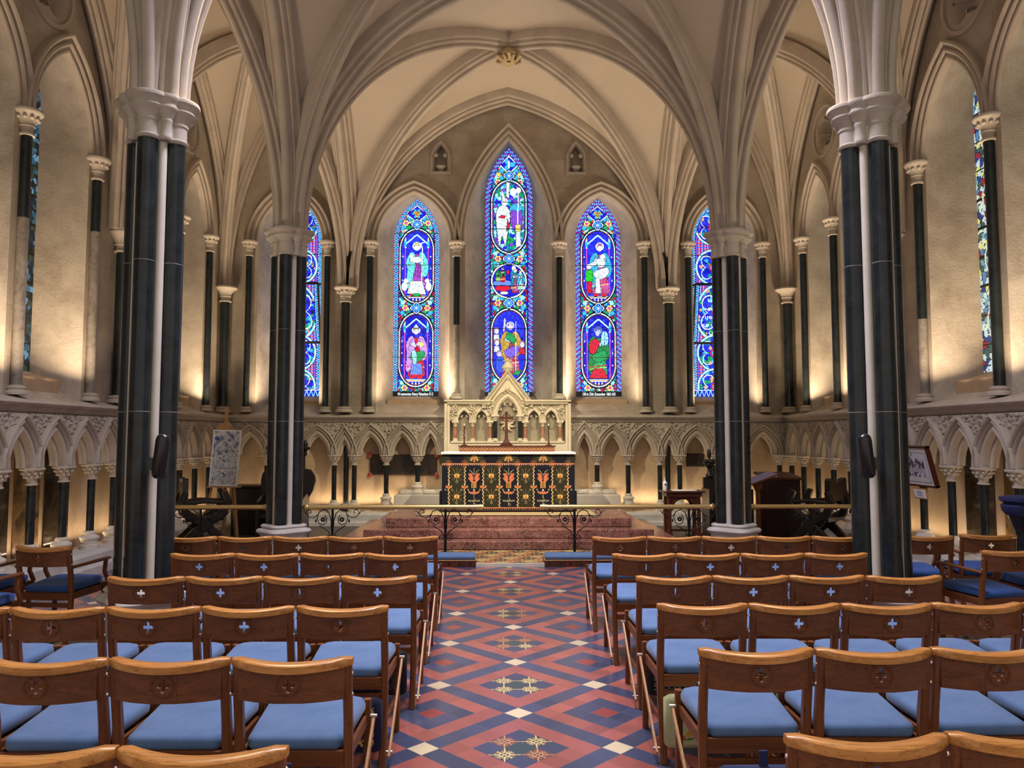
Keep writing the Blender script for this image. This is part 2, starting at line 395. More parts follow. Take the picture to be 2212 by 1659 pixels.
b = MB(); b.box(-5.9, -.455, 10.70, 15.3, -.2, .04); b.box(.455, 5.9, 10.70, 15.3, -.2, .04); b.box(-.455,.455,11.55,15.3,-.2,.04)
struct(b.build('floor', M['aisle_slab'], smooth=0))
b = MB(); b.box(-.455, .455, 10.36, 11.55, -.1, .041); b.box(-2.6,-.455,11.0,11.56,-.1,.0415); b.box(.455,2.6,11.0,11.56,-.1,.0415); struct(b.build('floor', M['sanct'], smooth=0))
b = MB(); b.box(-.455, .455, 10.325, 10.36, 0, .046); struct(b.build('trim_1', M['pale'], smooth=0))
# altar steps (top one carries a tiled patch)
for nm, hw, y0, z0, z1, lab in (('altar_step', 2.58, 11.57, .04, .167, 'lowest and widest red marble altar step'), ('altar_step', 2.22, 11.86, .167, .307, 'middle red marble altar step'), ('altar_step', 1.92, 12.14, .307, .45, 'top red marble altar step carrying the altar')):
    b = MB(); b.rbox(-hw, hw, y0, 14.62, z0, z1, .012); tag(b.build(nm, M['red_marble']), lab, 'step', 'red marble altar steps')
t = NT('patch_tiles'); co = t.coord('Object', (9,9,9)); vo = t.node('ShaderNodeTexVoronoi'); t.l.new(co, vo.inputs[0])
t.out(t.mix(t.math('LESS_THAN', vo.outputs[0], .3), (.48,.38,.2), (.62,.42,.14)), .4); M['patch'] = t.m
b = MB(); b.box(-1.42, 1.42, 12.55, 13.9, .45, .454); tag(b.build('tile_patch', M['patch'], smooth=0), 'yellow patterned tile patch in front of the altar on the top step', 'tiles')
b = MB(); b.box(-1.5, 1.5, 12.47, 12.55, .45, .455); tag(b.build('tile_border', M['dark_marble'], smooth=0), 'dark marble border strip in front of the yellow tile patch', 'tiles')

# ---------------- walls ----------------
def lanc(cx, hw, z0, zs, za, n=12):
    A = arch_pts(hw, za-zs, n)
    return [(cx-hw, z0)] + [(cx+x, zs+z) for x, z in A] + [(cx+hw, z0)]
def quatre(cx, cz, R, n=9):
    pts = []
    for k in range(4):
        a0 = k*PI/2 + PI/4
        for i in range(n+1):
            t = a0 - 1.25*PI/2*.95 + (1.25*PI*.95)*i/n
            pts.append((cx + R*.5*math.cos(a0) + R*.48*math.cos(t), cz + R*.5*math.sin(a0) + R*.48*math.sin(t)))
    return pts
def wallframe(side):
    if side == 'east': return lambda d: (Vector((0, 15.05+d, 0)), X, Z, Y)
    if side == 'left': return lambda d: (Vector((-5.6-d, 0, 0)), Y, Z, -X)
    return lambda d: (Vector((5.6+d, 0, 0)), Y, Z, X)
LANP = [(0,.06),(0,-.01),(.018,-.035),(.04,-.04),(.055,-.02),(.075,-.02),(.088,-.055),(.112,-.068),(.136,-.055),(.145,-.03),(.165,-.03),(.18,-.085),(.205,-.1),(.23,-.085),(.24,.06)]
SM = [(d*.8, w*.8) for d, w in LANP]
EW = [  # cx, open hw, open apex, glass cx, glass hw, glass spring, glass apex
    (-4.3, .62, 6.50, -4.30, .46, 5.75, 6.68), (-1.855, .71, 6.56, -1.885, .485, 5.80, 6.70), (.02, .86, 7.66, .035, .508, 6.68, 7.81),
    (1.86, .71, 6.56, 1.895, .485, 5.80, 6.71), (4.3, .62, 6.50, 4.30, .46, 5.75, 6.68)]
SW = [(7.89, .62, 6.53, 7.89, .38, 5.95, 6.72), (9.46, .62, 6.53, 9.43, .38, 5.95, 6.72), (12.2, .52, 6.42, 12.2, .36, 5.95, 6.72), (13.55, .52, 6.42, 13.55, .36, 5.95, 6.72)]
wins = []
def build_wall(side, name, specs, u0, u1, depth, mat, zspring, extra):
    fr = wallframe(side); holes = [lanc(c, hw, 2.15, zspring, za) for c, hw, za, *_ in specs]
    for kind, c, z, r in extra:
        holes.append(quatre(c, z, r) if kind == 'q' else lanc(c, .125, 6.99, 7.25, 7.55, 6))
    b = MB(); b.poly([[(u0, 2.1), (u1, 2.1), (u1, 9.2), (u0, 9.2)]] + holes, fr(0)); w = struct(b.build(name, mat, smooth=0))
    O, U, VV, N = fr(0)
    for i, (c, hw, za, gc, ghw, gs, ga) in enumerate(specs):
        wi = struct(empty('window_%d' % (len(wins)+1), (0,0,0))); wins.append(wi)
        b = MB(); A = holes[i]; G = lanc(gc, ghw, 2.53, gs, ga)
        mid = [(p[0]*.5+q[0]*.5, p[1]*.5+q[1]*.5) for p, q in zip(A, G)]
        P = lambda L, d: [O + U*p[0] + VV*p[1] + N*d for p in L]
        b.loft([P(A, 0), P(mid, depth*.5), P(G, depth-.03), P(lanc(gc, ghw-.015, 2.545, gs, ga-.02), depth)], True)
        b.build('reveal', M['reveal'], wi, 30)
        b = MB(); bl = lanc(gc, ghw+.1, 2.25, 2.5, 2.52, 2)
        b.T = Matrix(((U.x, N.x, 0, O.x), (U.y, N.y, 0, O.y), (0,0,1,0), (0,0,0,1)))
        b.loft([[(gc-ghw-.05, depth-.34, 2.2), (gc+ghw+.05, depth-.34, 2.2), (gc+ghw+.05, depth-.34, 2.44), (gc-ghw-.05, depth-.34, 2.44)],
                [(gc-ghw, depth+.02, 2.2), (gc+ghw, depth+.02, 2.2), (gc+ghw, depth+.02, 2.53), (gc-ghw, depth+.02, 2.53)]], True, True)
        b.build('sill', M['dado'], wi, 0)
        b = MB(); sweep2d(b, O + U*c + Z*zspring, U, N, arch_pts(hw, za-zspring, 16), LANP); b.build('arch_moulding', M['rib'], wi, 40)
    for kind, c, z, r in extra:
        if kind == 'q':
            b = MB(); q = quatre(c, z, r); P = lambda L, d: [O + U*p[0] + VV*p[1] + N*d for p in L]
            b.loft([P(q, 0), P(quatre(c, z, r*.86), .06), P(quatre(c, z, r*.84), .12), P(quatre(c, z, r*.6), .22)], True)
            b.loft([P(quatre(c, z, r*.6), .22), [O + U*c + VV*z + N*.22]*len(q)], True)
            cir = [(r*1.12*math.cos(2*PI*i/40), r*1.12*math.sin(2*PI*i/40)) for i in range(40)]
            sweep2d(b, O + U*c + VV*z, U, N, cir[::-1], [(0,.02),(0,-.03),(.03,-.045),(.06,-.03),(.07,.02)], True)
            struct(b.build('trim_%d' % (20+len(wins)), M['rib'], w, 40))
        else:
            n = empty('niche', (0,0,0), 0, 'small carved statue niche with a corbel, %s of the tall central window' % ('left' if c < 0 else 'right'), 'niche')
            b = MB(); L = lanc(c, .125, 6.99, 7.25, 7.55, 6); P = lambda L, d: [O + U*p[0] + VV*p[1] + N*d for p in L]
            b.loft([P(L, 0), P(L, .2)], True); b.loft([P(L, .2), [O + U*c + VV*7.2 + N*.2]*len(L)], True); b.build('recess', M['rib'], n, 30)
            b = MB(); b.lathe([(.02,6.99),(.05,7.02),(.09,7.08),(.11,7.1),(.11,7.12)], c, 15.1, 14); b.build('corbel', M['trim'], n)
            b = MB(); sweep2d(b, O + U*c + Z*7.25, U, N, [(-.15,-.26),(-.15,-.1)] + arch_pts(.15, .33, 8) + [(.15,-.1),(.15,-.26)], [(0,.03),(0,-.02),(.02,-.04),(.045,-.03),(.05,.03)])
            for q in (-1, 1): b.ball((c+q*.09, 15.04, 7.33), .045, 8, 5)
            b.box(c-.19, c+.19, 14.99, 15.06, 6.95, 6.985); b.build('moulded_frame', M['rib'], n, 40)
    return w
build_wall('east', 'wall_east', EW, -5.7, 5.7, .78, M['wall'], 5.55, [('n', -1.335, 0, 0), ('n', 1.37, 0, 0)])
build_wall('left', 'wall_left', SW, 2.4, 15.1, .5, M['wall_side'], 5.45, [('q', 9.05, 7.20, .40), ('q', 13.2, 7.12, .36)])
build_wall('right', 'wall_right', SW, 2.4, 15.1, .5, M['wall_side'], 5.45, [('q', 9.05, 7.20, .40), ('q', 13.2, 7.12, .36)])
# lower walls behind the blind arcade
b = MB(); b.box(-5.95, 5.95, 15.17, 15.3, 0, 2.12); struct(b.build('wall_east_lower', M['dado'], smooth=0))
for q, nm in ((-1, 'left'), (1, 'right')):
    b = MB(); b.box(*sorted((q*5.78, q*5.9)), 2.4, 15.3, 0, 2.12); struct(b.build('wall_%s_lower' % nm, M['dado'], smooth=0))
# string course and plinths
def course(b, fr, u0, u1, prof):
    O, U, VV, N = fr
    b.loft([[O + U*u + N*d + Z*z for d, z in prof] for u in (u0, u1)], True, True)
SC = [(.02,1.98),(-.12,1.98),(-.17,2.0),(-.19,2.03),(-.2,2.05),(-.22,2.06),(-.26,2.075),(-.275,2.1),(-.26,2.125),(-.2,2.135),(0,2.19),(.1,2.19),(.1,1.98)]
for i, (sd, u0, u1) in enumerate((('east', -5.45, -1.2), ('east', 1.2, 5.45), ('left', 2.4, 14.85), ('right', 2.4, 14.85))):
    b = MB(); course(b, wallframe(sd)(0), u0, u1, SC); struct(b.build('trim_%d' % (2+i), M['trim'], smooth=40))
PL = [(.1,0),(-.42,0),(-.42,.1),(-.38,.13),(-.36,.13),(-.36,.24),(-.3,.28),(.1,.28)]
for i, (sd, u0, u1) in enumerate((('east', -5.5, -1.9), ('east', 1.9, 5.5), ('left', 2.4, 14.9), ('right', 2.4, 14.9))):
    b = MB(); course(b, wallframe(sd)(0), u0, u1, PL); struct(b.build('baseboard_%s' % ('east_left','east_right','left','right')[i], M['plinth'], smooth=30))
for q in (-1, 1):
    b = MB(); b.rbox(*sorted((q*1.2, q*2.15)), 14.68, 15.17, .28, .62, .02); b.rbox(*sorted((q*1.2, q*2.06)), 14.86, 15.17, .62, .70, .015)
    tag(b.build('stone_bench', M['pale']), 'pale stone plinth block beside the altar, on the %s' % ('left' if q < 0 else 'right'), 'bench', 'stone plinths flanking the altar')

# ---------------- blind arcade ----------------
DP = [(0,.07),(0,.0),(.014,-.03),(.034,-.038),(.050,-.028),(.058,.002),(.074,.002),(.082,-.035),(.096,-.05),(.108,-.035),(.112,-.01),(.122,-.01),(.130,-.052),(.146,-.07),(.162,-.052),(.168,.07)]
DQ = [(.01,.055),(-.02,.05),(-.036,.062),(-.040,.08),(-.034,.096),(-.03,.11),(-.038,.13),(-.03,.15),(.01,.155)]
ZC = 1.37
def arcade(side, name, cols, narrow=(), u_lo=None, u_hi=None, k0=6):
    O, U, VV, N = wallframe(side)(-.19 if side == 'east' else -.19)
    arcs = []
    for a, c in zip(cols[:-1], cols[1:]):
        half = (c-a)/2
        if half > .5: continue
        arcs.append(((a+c)/2, half-.10, .40 if half > .22 else .29))
    lo = u_lo if u_lo is not None else cols[0]-.06; hi = u_hi if u_hi is not None else cols[-1]+.06
    out = [(lo, 1.985), (lo, ZC)]
    for c, h, r in arcs: out += [(c+x, ZC+z) for x, z in arch_pts(h, r, 8)]
    out += [(hi, ZC), (hi, 1.985)]
    root = struct(empty(name, (0,0,0)))
    b = MB(); b.poly([out], (O, U, VV, N), .15); b.build('arch_plate', M['rib'], root, 0)
    b = MB()
    for c, h, r in arcs: sweep2d(b, O + U*c + Z*ZC, U, N, arch_pts(h, r, 12), DP); sweep2d(b, O + U*c + Z*ZC, U, N, arch_pts(h, r, 12), DQ)
    b.build('arch_moulding', M['rib'], root, 40)
    # carved foliage filling the spandrels
    st = .014; nu = int((hi-lo)/st); nz = int(.40/st); vs = []; fs = []; ok = np.zeros((nu+1, nz+1), bool); idx = {}
    for i in range(nu+1):
        u = lo + (hi-lo)*i/nu
        for j in range(nz+1):
            z = 1.60 + .385*j/nz
            good = True
            for c, h, r in arcs:
                if abs(u-c) < h+.155:
                    R = h+.155; rr = r+.185; cc = (rr*rr-R*R)/(2*R)
                    if math.hypot(abs(u-c)+cc, z-ZC) < R+cc: good = False; break
            if not good: continue
            v = noise.voronoi(Vector((u*17, z*17, 3.3)))[0]; n2 = noise.noise(Vector((u*30, z*30, 1)))
            d = -.01 + (v[1]-v[0])*.085 + n2*.02
            idx[i, j] = len(vs); vs.append(O + U*u + Z*z - N*max(-.012, min(.05, d)))
    for (i, j), a in idx.items():
        q = (idx.get((i+1, j)), idx.get((i+1, j+1)), idx.get((i, j+1)))
        if None not in q: fs.append((a,) + q)
    b = MB(); b.add(vs, fs); b.build('foliage_carving', M['spandrel'], root, 60)
    return root
# one small column: local origin at its base
def small_column(h, shaft='dark_marble', r=.047):
    e = empty('arcade_column', (0,0,0))
    b = MB(); b.lathe([(.115,0),(.115,.05),(.10,.06),(.10,.11),(.115,.125),(.118,.145),(.10,.165),(.075,.175),(.068,.19),(.075,.205),(.066,.22),(.055,.23)], 0, 0, 18)
    b.build('base', M['pale'], e)
    b = MB(); b.lathe([(r,.22),(r,h-.19)], 0, 0, 16, False); b.build('shaft', M[shaft], e)
    b = MB(); zt = h
    b.lathe([(.05,zt-.2),(.066,zt-.195),(.066,zt-.18),(.052,zt-.175),(.055,zt-.13),(.075,zt-.08),(.095,zt-.045),(.1,zt-.035),(.125,zt-.03),(.135,zt-.015),(.128,zt),(.05,zt)], 0, 0, 20)
    rr = random.Random(3)
    for k in range(9):
        a = 2*PI*k/9
        b.ball((.092*math.cos(a), .092*math.sin(a), zt-.062), .026, 7, 5, (1,1,.8)); a += .35
        b.ball((.072*math.cos(a), .072*math.sin(a), zt-.10), .021, 7, 5, (1,1,1.2))
    b.build('capital', M['trim'], e, 50)
    return e
protos = {}
def put_small(x, y, z0, label):
    k = round(ZC-z0, 3)
    if k not in protos: e = small_column(k); protos[k] = e
    else: e = copy_tree(protos[k])
    e.location = (x, y, z0); tag(e, label, 'column', 'small columns of the blind arcade')
ECX = [-5.27, -4.62, -3.98, -3.33, -2.945, -2.33, -1.73, -1.24]
names = {0: 'in the left corner', 1: 'second from the left corner', 2: 'beside the near-left pair', 3: 'left one of the close pair under the wall shaft', 4: 'right one of the close pair under the wall shaft', 5: 'second from the altar', 6: 'next to the altar'}
arcade('east', 'wall_east_arcade_left', ECX, u_lo=-5.42, u_hi=-1.215)
arcade('east', 'wall_east_arcade_right', [-c for c in reversed(ECX)], u_lo=1.215, u_hi=5.42)
ord_ = ['first', 'second', 'third', 'fourth', 'fifth', 'sixth', 'seventh', 'eighth']
for q, sd in ((-1, 'left'), (1, 'right')):
    for k, c in enumerate(reversed(ECX[:-1])):
        z0 = (.54 if k == 0 else .40 if k == 1 else .28)
        if k == 0: z0 = .62
        put_small(q*abs(c), 14.90, z0, 'small dark arcade column on the east wall, %s outward from the altar, %s side' % (ord_[k], sd))
SC1 = [6.3, 6.95, 7.6, 8.25, 8.86, 9.5, 10.14, 10.72]; SC2 = [11.0, 11.6, 12.24, 12.88, 13.52, 14.16, 14.74]
for q, sd in ((-1, 'left'), (1, 'right')):
    arcade(sd, 'wall_%s_arcade_near' % sd, SC1, u_hi=10.86); arcade(sd, 'wall_%s_arcade_far' % sd, SC2, u_lo=10.86, u_hi=14.9)
    for i, c in enumerate(SC1):
        if c > 7.9: put_small(q*5.45, c, .28, 'small dark arcade column on the %s aisle wall, %s visible from the frame edge' % (sd, ord_[i-3]))
    for i, c in enumerate(SC2):
        put_small(q*5.45, c, .28, 'small dark arcade column on the %s aisle wall, %s from the far corner' % (sd, ord_[6-i]))
    # memorial slabs behind the arcade
    for j, (y0, y1, mt) in enumerate(((8.30, 8.96, 'black_slab'), (9.06, 9.55, 'bronze_slab'), (9.66, 10.19, 'black_slab')) if q < 0 else ((8.2, 8.98, 'bronze_slab'), (9.17, 9.74, 'black_slab'))):
        b = MB(); b.rbox(*sorted((q*5.76, q*5.785)), y0, y1, .32, 1.62, .006)
        tag(b.build('memorial_slab', M[mt]), '%s polished memorial slab in the %s aisle arcade, %s from the frame edge' % ('dark' if mt == 'black_slab' else 'bronze-brown', sd, ord_[j]), 'slab', 'memorial slabs in the aisle arcades')

# ---------------- wall shafts ----------------
def wall_shaft(x, y, z0, z1, r, label, mat='dark_marble', split=None, cat='column', name='wall_shaft', group=None):
    e = empty(name, (x, y, z0), 0, label, cat, group); h = z1-z0; k = r/.055
    b = MB(); b.lathe([(.115*k,0),(.115*k,.03),(.10*k,.045),(.09*k,.06),(.10*k,.075),(.085*k,.095),(.062*k,.105),(r,.11)], 0, 0, 18); b.build('base', M['trim'], e)
    if split:
        b = MB(); b.lathe([(r,.1),(r,split-z0)], 0, 0, 18, False); b.build('lower_shaft', M['grey_marble'], e, label='worn grey lower shaft')
        b = MB(); b.lathe([(r,split-z0),(r,h-.27)], 0, 0, 18, False); b.build('shaft', M[mat], e)
    else:
        b = MB(); b.lathe([(r,.1),(r,h-.27)], 0, 0, 18, False); b.build('shaft', M[mat], e)
    b = MB(); c = [(r,h-.30),(1.4*r,h-.295),(1.4*r,h-.275),(1.1*r,h-.265),(1.12*r,h-.2),(1.35*r,h-.19),(1.25*r,h-.17),(1.6*r,h-.1),(2.1*r,h-.07),(2.2*r,h-.06),(2.5*r,h-.05),(2.75*r,h-.03),(2.65*r,h),(.5*r,h)]
    b.lathe(c, 0, 0, 22)
    if abs(x) < 5.4 or z1 > 5:
        for i in range(10):
            a = 2*PI*i/10; b.ball((1.85*r*math.cos(a), 1.85*r*math.sin(a), h-.1), .42*r, 7, 5)
    b.build('capital', M['trim'], e, 50)
    return e
for x, lab, sp in ((-5.07, 'left shaft of the far left east window', None), (-3.54, 'right shaft of the far left east window', None), (-2.70, 'left shaft of the lancet left of centre', 4.3), (-1.0, 'shaft between the central and left lancets', 3.9),
               (1.02, 'shaft between the central and right lancets', None), (2.70, 'right shaft of the lancet right of centre', None), (3.57, 'left shaft of the far right east window', None), (5.05, 'right shaft of the far right east window', None)):
    wall_shaft(x, 14.96, 2.45 if abs(x) < 1.1 else 2.19, 5.55, .062 if abs(x) < 3 else .058, 'slim dark east wall window shaft, ' + lab, split=sp if x == -1.0 else None, group='window shafts on the east wall')
for x, lab in ((-5.48, 'in the left corner'), (-3.15, 'between the left aisle window and the lancets'), (3.15, 'between the right aisle window and the lancets'), (5.48, 'in the right corner')):
    wall_shaft(x, 14.86, 2.19, 4.62, .082, 'thick dark vault shaft on the east wall, ' + lab, group='vault shafts on the walls')
for q, sd in ((-1, 'left'), (1, 'right')):
    for y, lab, sp in ((8.66, 'nearest the camera', 4.2 if q < 0 else None), (10.2, 'second from the camera', 4.45 if q < 0 else 3.3), (11.5, 'just behind the near column', None), (12.88, 'third from the far corner', None), (14.2, 'nearest the far corner', None)):
        wall_shaft(q*5.55, y, 2.19, 5.45, .06, 'tall slim window shaft on the %s aisle wall, %s' % (sd, lab), split=sp, group='window shafts on the aisle walls')
    wall_shaft(q*5.5, 10.85, 2.19, 4.62, .082, 'thick dark vault shaft on the %s aisle wall beside the near column' % sd, group='vault shafts on the walls')

for q in (-1, 1):
    b = MB(); b.lathe([(.085,.28),(.085,.33),(.055,.35),(.052,.36),(.052,1.9)], q*3.137, 15.08, 16)
    tag(b.build('wall_shaft', M['dark_marble']), 'thin dark shaft deep inside the narrow arcade arch, %s of the altar' % ('left' if q < 0 else 'right'), 'column')
# ---------------- piers ----------------
def pier(zf):
    e = empty('column', (0,0,0)); H = 4.62
    D = [(0,-1),(1,0),(0,1),(-1,0)]; G = [(.707,-.707),(.707,.707),(-.707,.707),(-.707,-.707)]
    b = MB(); 
    # moulded base following the shafts
    def lobed(r, z, n=64):
        out = []
        for j in range(n):
            a = 2*PI*j/n; out.append(((r*(1+.10*math.cos(4*a)))*math.cos(a), (r*(1+.10*math.cos(4*a)))*math.sin(a), z))
        return out
    z = zf
    b.loft([lobed(.31, z), lobed(.31, z+.06), lobed(.295, z+.07), lobed(.295, z+.34), lobed(.33, z+.36), lobed(.345, z+.385), lobed(.33, z+.41), lobed(.285, z+.425), lobed(.275, z+.44), lobed(.29, z+.455), lobed(.275, z+.475), lobed(.24, z+.48)], True, True)
    b.build('base', M['plinth'], e, 40)
    b = MB(); b.lathe([(.115, z+.47), (.115, 4.3)], 0, 0, 12, False); b.build('core', M['dark_marble'], e)
    for dx, dy in D:
        b = MB(); b.lathe([(.083, z+.47), (.083, 4.28)], dx*.165, dy*.165, 24, False); b.build('shaft', M['dark_marble'], e)
        for zz in (1.93, 3.2):
            b = MB(); b.lathe([(.0835, zz), (.0845, zz+.003), (.0835, zz+.006)], dx*.165, dy*.165, 24, False); b.build('joint', M['grey_marble'], e)
    for dx, dy in G:
        b = MB(); b.lathe([(.038, z+.47), (.038, 4.28)], dx*.134, dy*.134, 14, False); b.build('slender_shaft', M['pale'], e, label='slender pale stone shaft')
    b = MB()
    lob = [(.086,4.25),(.1,4.26),(.105,4.275),(.09,4.29),(.088,4.40),(.1,4.41),(.1,4.425),(.092,4.435),(.1,4.46),(.135,4.495),(.155,4.505),(.162,4.52),(.15,4.535),(.145,4.55),(.17,4.575),(.19,4.59),(.192,4.61),(.185,4.625),(.1,4.63)]
    for dx, dy in D: b.lathe(lob, dx*.165, dy*.165, 28)
    for dx, dy in G: b.lathe([(r*.5, zz) if zz < 4.45 else (r*.62, zz) for r, zz in lob], dx*.2, dy*.2, 18)
    b.lathe([(.2,4.25),(.2,4.55),(.26,4.6),(.26,4.625)], 0, 0, 24); b.build('capital', M['trim'], e, 40)
    return e
p0 = pier(0); p1 = pier(.04)
for q in (-1, 1):
    e = p0 if q < 0 else copy_tree(p0); e.location = (q*3.13, 6.6, 0); tag(e, 'huge clustered dark marble column near the camera, %s of the aisle' % ('left' if q < 0 else 'right'), 'column', 'clustered marble columns')
    e = p1 if q < 0 else copy_tree(p1); e.location = (q*3.13, 10.8, 0); tag(e, 'smaller-looking clustered dark marble column at the communion rail, %s side' % ('left' if q < 0 else 'right'), 'column', 'clustered marble columns')

# ---------------- vault ----------------
XS = [-5.6, -3.13, 3.13, 5.6]; YS = [2.4, 6.6, 10.8, 15.0]; ZS = 4.62; RW = 3.98; RR = 3.72
def web_arc(a, n=18):
    return arch_pts(a, RW, n, False)   # (-a,0) .. (0,RW)
def rib_arch(b, p0, p1, i0, i1, prof, drop=0.0, zoff=0.0):
    p0 = Vector(p0); p1 = Vector(p1); d = (p1-p0); L = d.length; U = d.normalized(); q0 = p0 + U*i0; q1 = p1 - U*i1
    mid = (q0+q1)/2; a = (q1-q0).length/2; B = Vector((U.y, -U.x, 0))
    sweep2d(b, Vector((mid.x, mid.y, ZS+zoff)), U, B, arch_pts(a, RR-drop, 26), prof)
ci = 0
for ix in range(3):
    for iy in range(3):
        x0, x1, y0, y1 = XS[ix], XS[ix+1], YS[iy], YS[iy+1]; cx, cy = (x0+x1)/2, (y0+y1)/2; ci += 1
        b = MB(); n = 18
        dia = web_arc(math.hypot(x1-x0, y1-y0)/2, n)
        for sx in (-1, 1):
            for sy in (-1, 1):
                C = Vector((cx+sx*(x1-x0)/2, cy+sy*(y1-y0)/2, ZS)); du = Vector((-sx*(x1-x0), -sy*(y1-y0), 0)).normalized(); ad = math.hypot(x1-x0, y1-y0)/2
                for ax in ('x', 'y'):
                    a = (x1-x0)/2 if ax == 'x' else (y1-y0)/2
                    bu = Vector((-sx,0,0)) if ax == 'x' else Vector((0,-sy,0)); arc = web_arc(a, n); rings = []
                    for k in range(n+1):
                        P = C + bu*(arc[k][0]+a) + Z*arc[k][1]; Q = C + du*(dia[k][0]+ad) + Z*dia[k][1]
                        rings.append([P.lerp(Q, s/6) + Z*(.10*math.sin(PI*s/6)*k/n) for s in range(7)])
                    b.loft(rings, False)
        ce = struct(b.build('ceiling' if ci == 1 else 'ceiling_%d' % ci, M['vault'], smooth=60))
        for s in (-1, 1):
            b = MB(); rib_arch(b, (x0, y0 if s > 0 else y1, 0), (x1, y1 if s > 0 else y0, 0), .26, .26, RIB); b.build('diagonal_rib', M['rib'], ce, 40)
        b = MB(); rib_arch(b, (x0, y0, 0), (x1, y0, 0), .24 if ix else .15, .24 if ix < 2 else .15, RIBBIG if ix == 1 else RIB, .04); b.build('transverse_rib', M['rib'], ce, 40)
        if iy == 2:
            b = MB(); rib_arch(b, (x0, 14.93, 0), (x1, 14.93, 0), .2, .2, RIB, .02); b.build('wall_rib', M['rib'], ce, 40)
        if ix < 2:
            b = MB()
            if ix == 0: rib_arch(b, (-5.53, y0, 0), (-5.53, y1, 0), .15, .15, RIB, .02); b.build('wall_rib', M['rib'], ce, 40); b = MB()
            rib_arch(b, (x1, y0, 0), (x1, y1, 0), .24, .24 if iy < 2 else .16, RIBBIG, .04); b.build('arcade_rib', M['rib'], ce, 40)
        if ix == 2:
            b = MB(); rib_arch(b, (5.53, y0, 0), (5.53, y1, 0), .15, .15, RIB, .02); b.build('wall_rib', M['rib'], ce, 40)
        if (ix, iy) == (1, 2):
            e = empty('ceiling_boss', (cx, cy, ZS+RR-.04), 0, 'gilded foliage boss where the vault ribs cross above the altar', 'boss'); b = MB(); rr = random.Random(2)
            b.lathe([(.05,-.1),(.13,-.06),(.16,0),(.14,.1),(.1,.14)], 0, 0, 16); b.build('core', M['bossgold'], e)
            e.scale = (1.15, 1.15, .75)
            for k in range(12):
                a = 2*PI*k/12; b = MB(); R0 = .17 if k % 2 else .12
                b.tube([(.04*math.cos(a), .04*math.sin(a), -.12), (R0*.7*math.cos(a+.15), R0*.7*math.sin(a+.15), -.15), (R0*1.15*math.cos(a), R0*1.15*math.sin(a), -.08), (R0*1.05*math.cos(a-.1), R0*1.05*math.sin(a-.1), .0), (R0*.9*math.cos(a), R0*.9*math.sin(a), -.03)], [.02,.028,.03,.022,.012], 7)
                b.build('leaf', M['bossgold'], e)
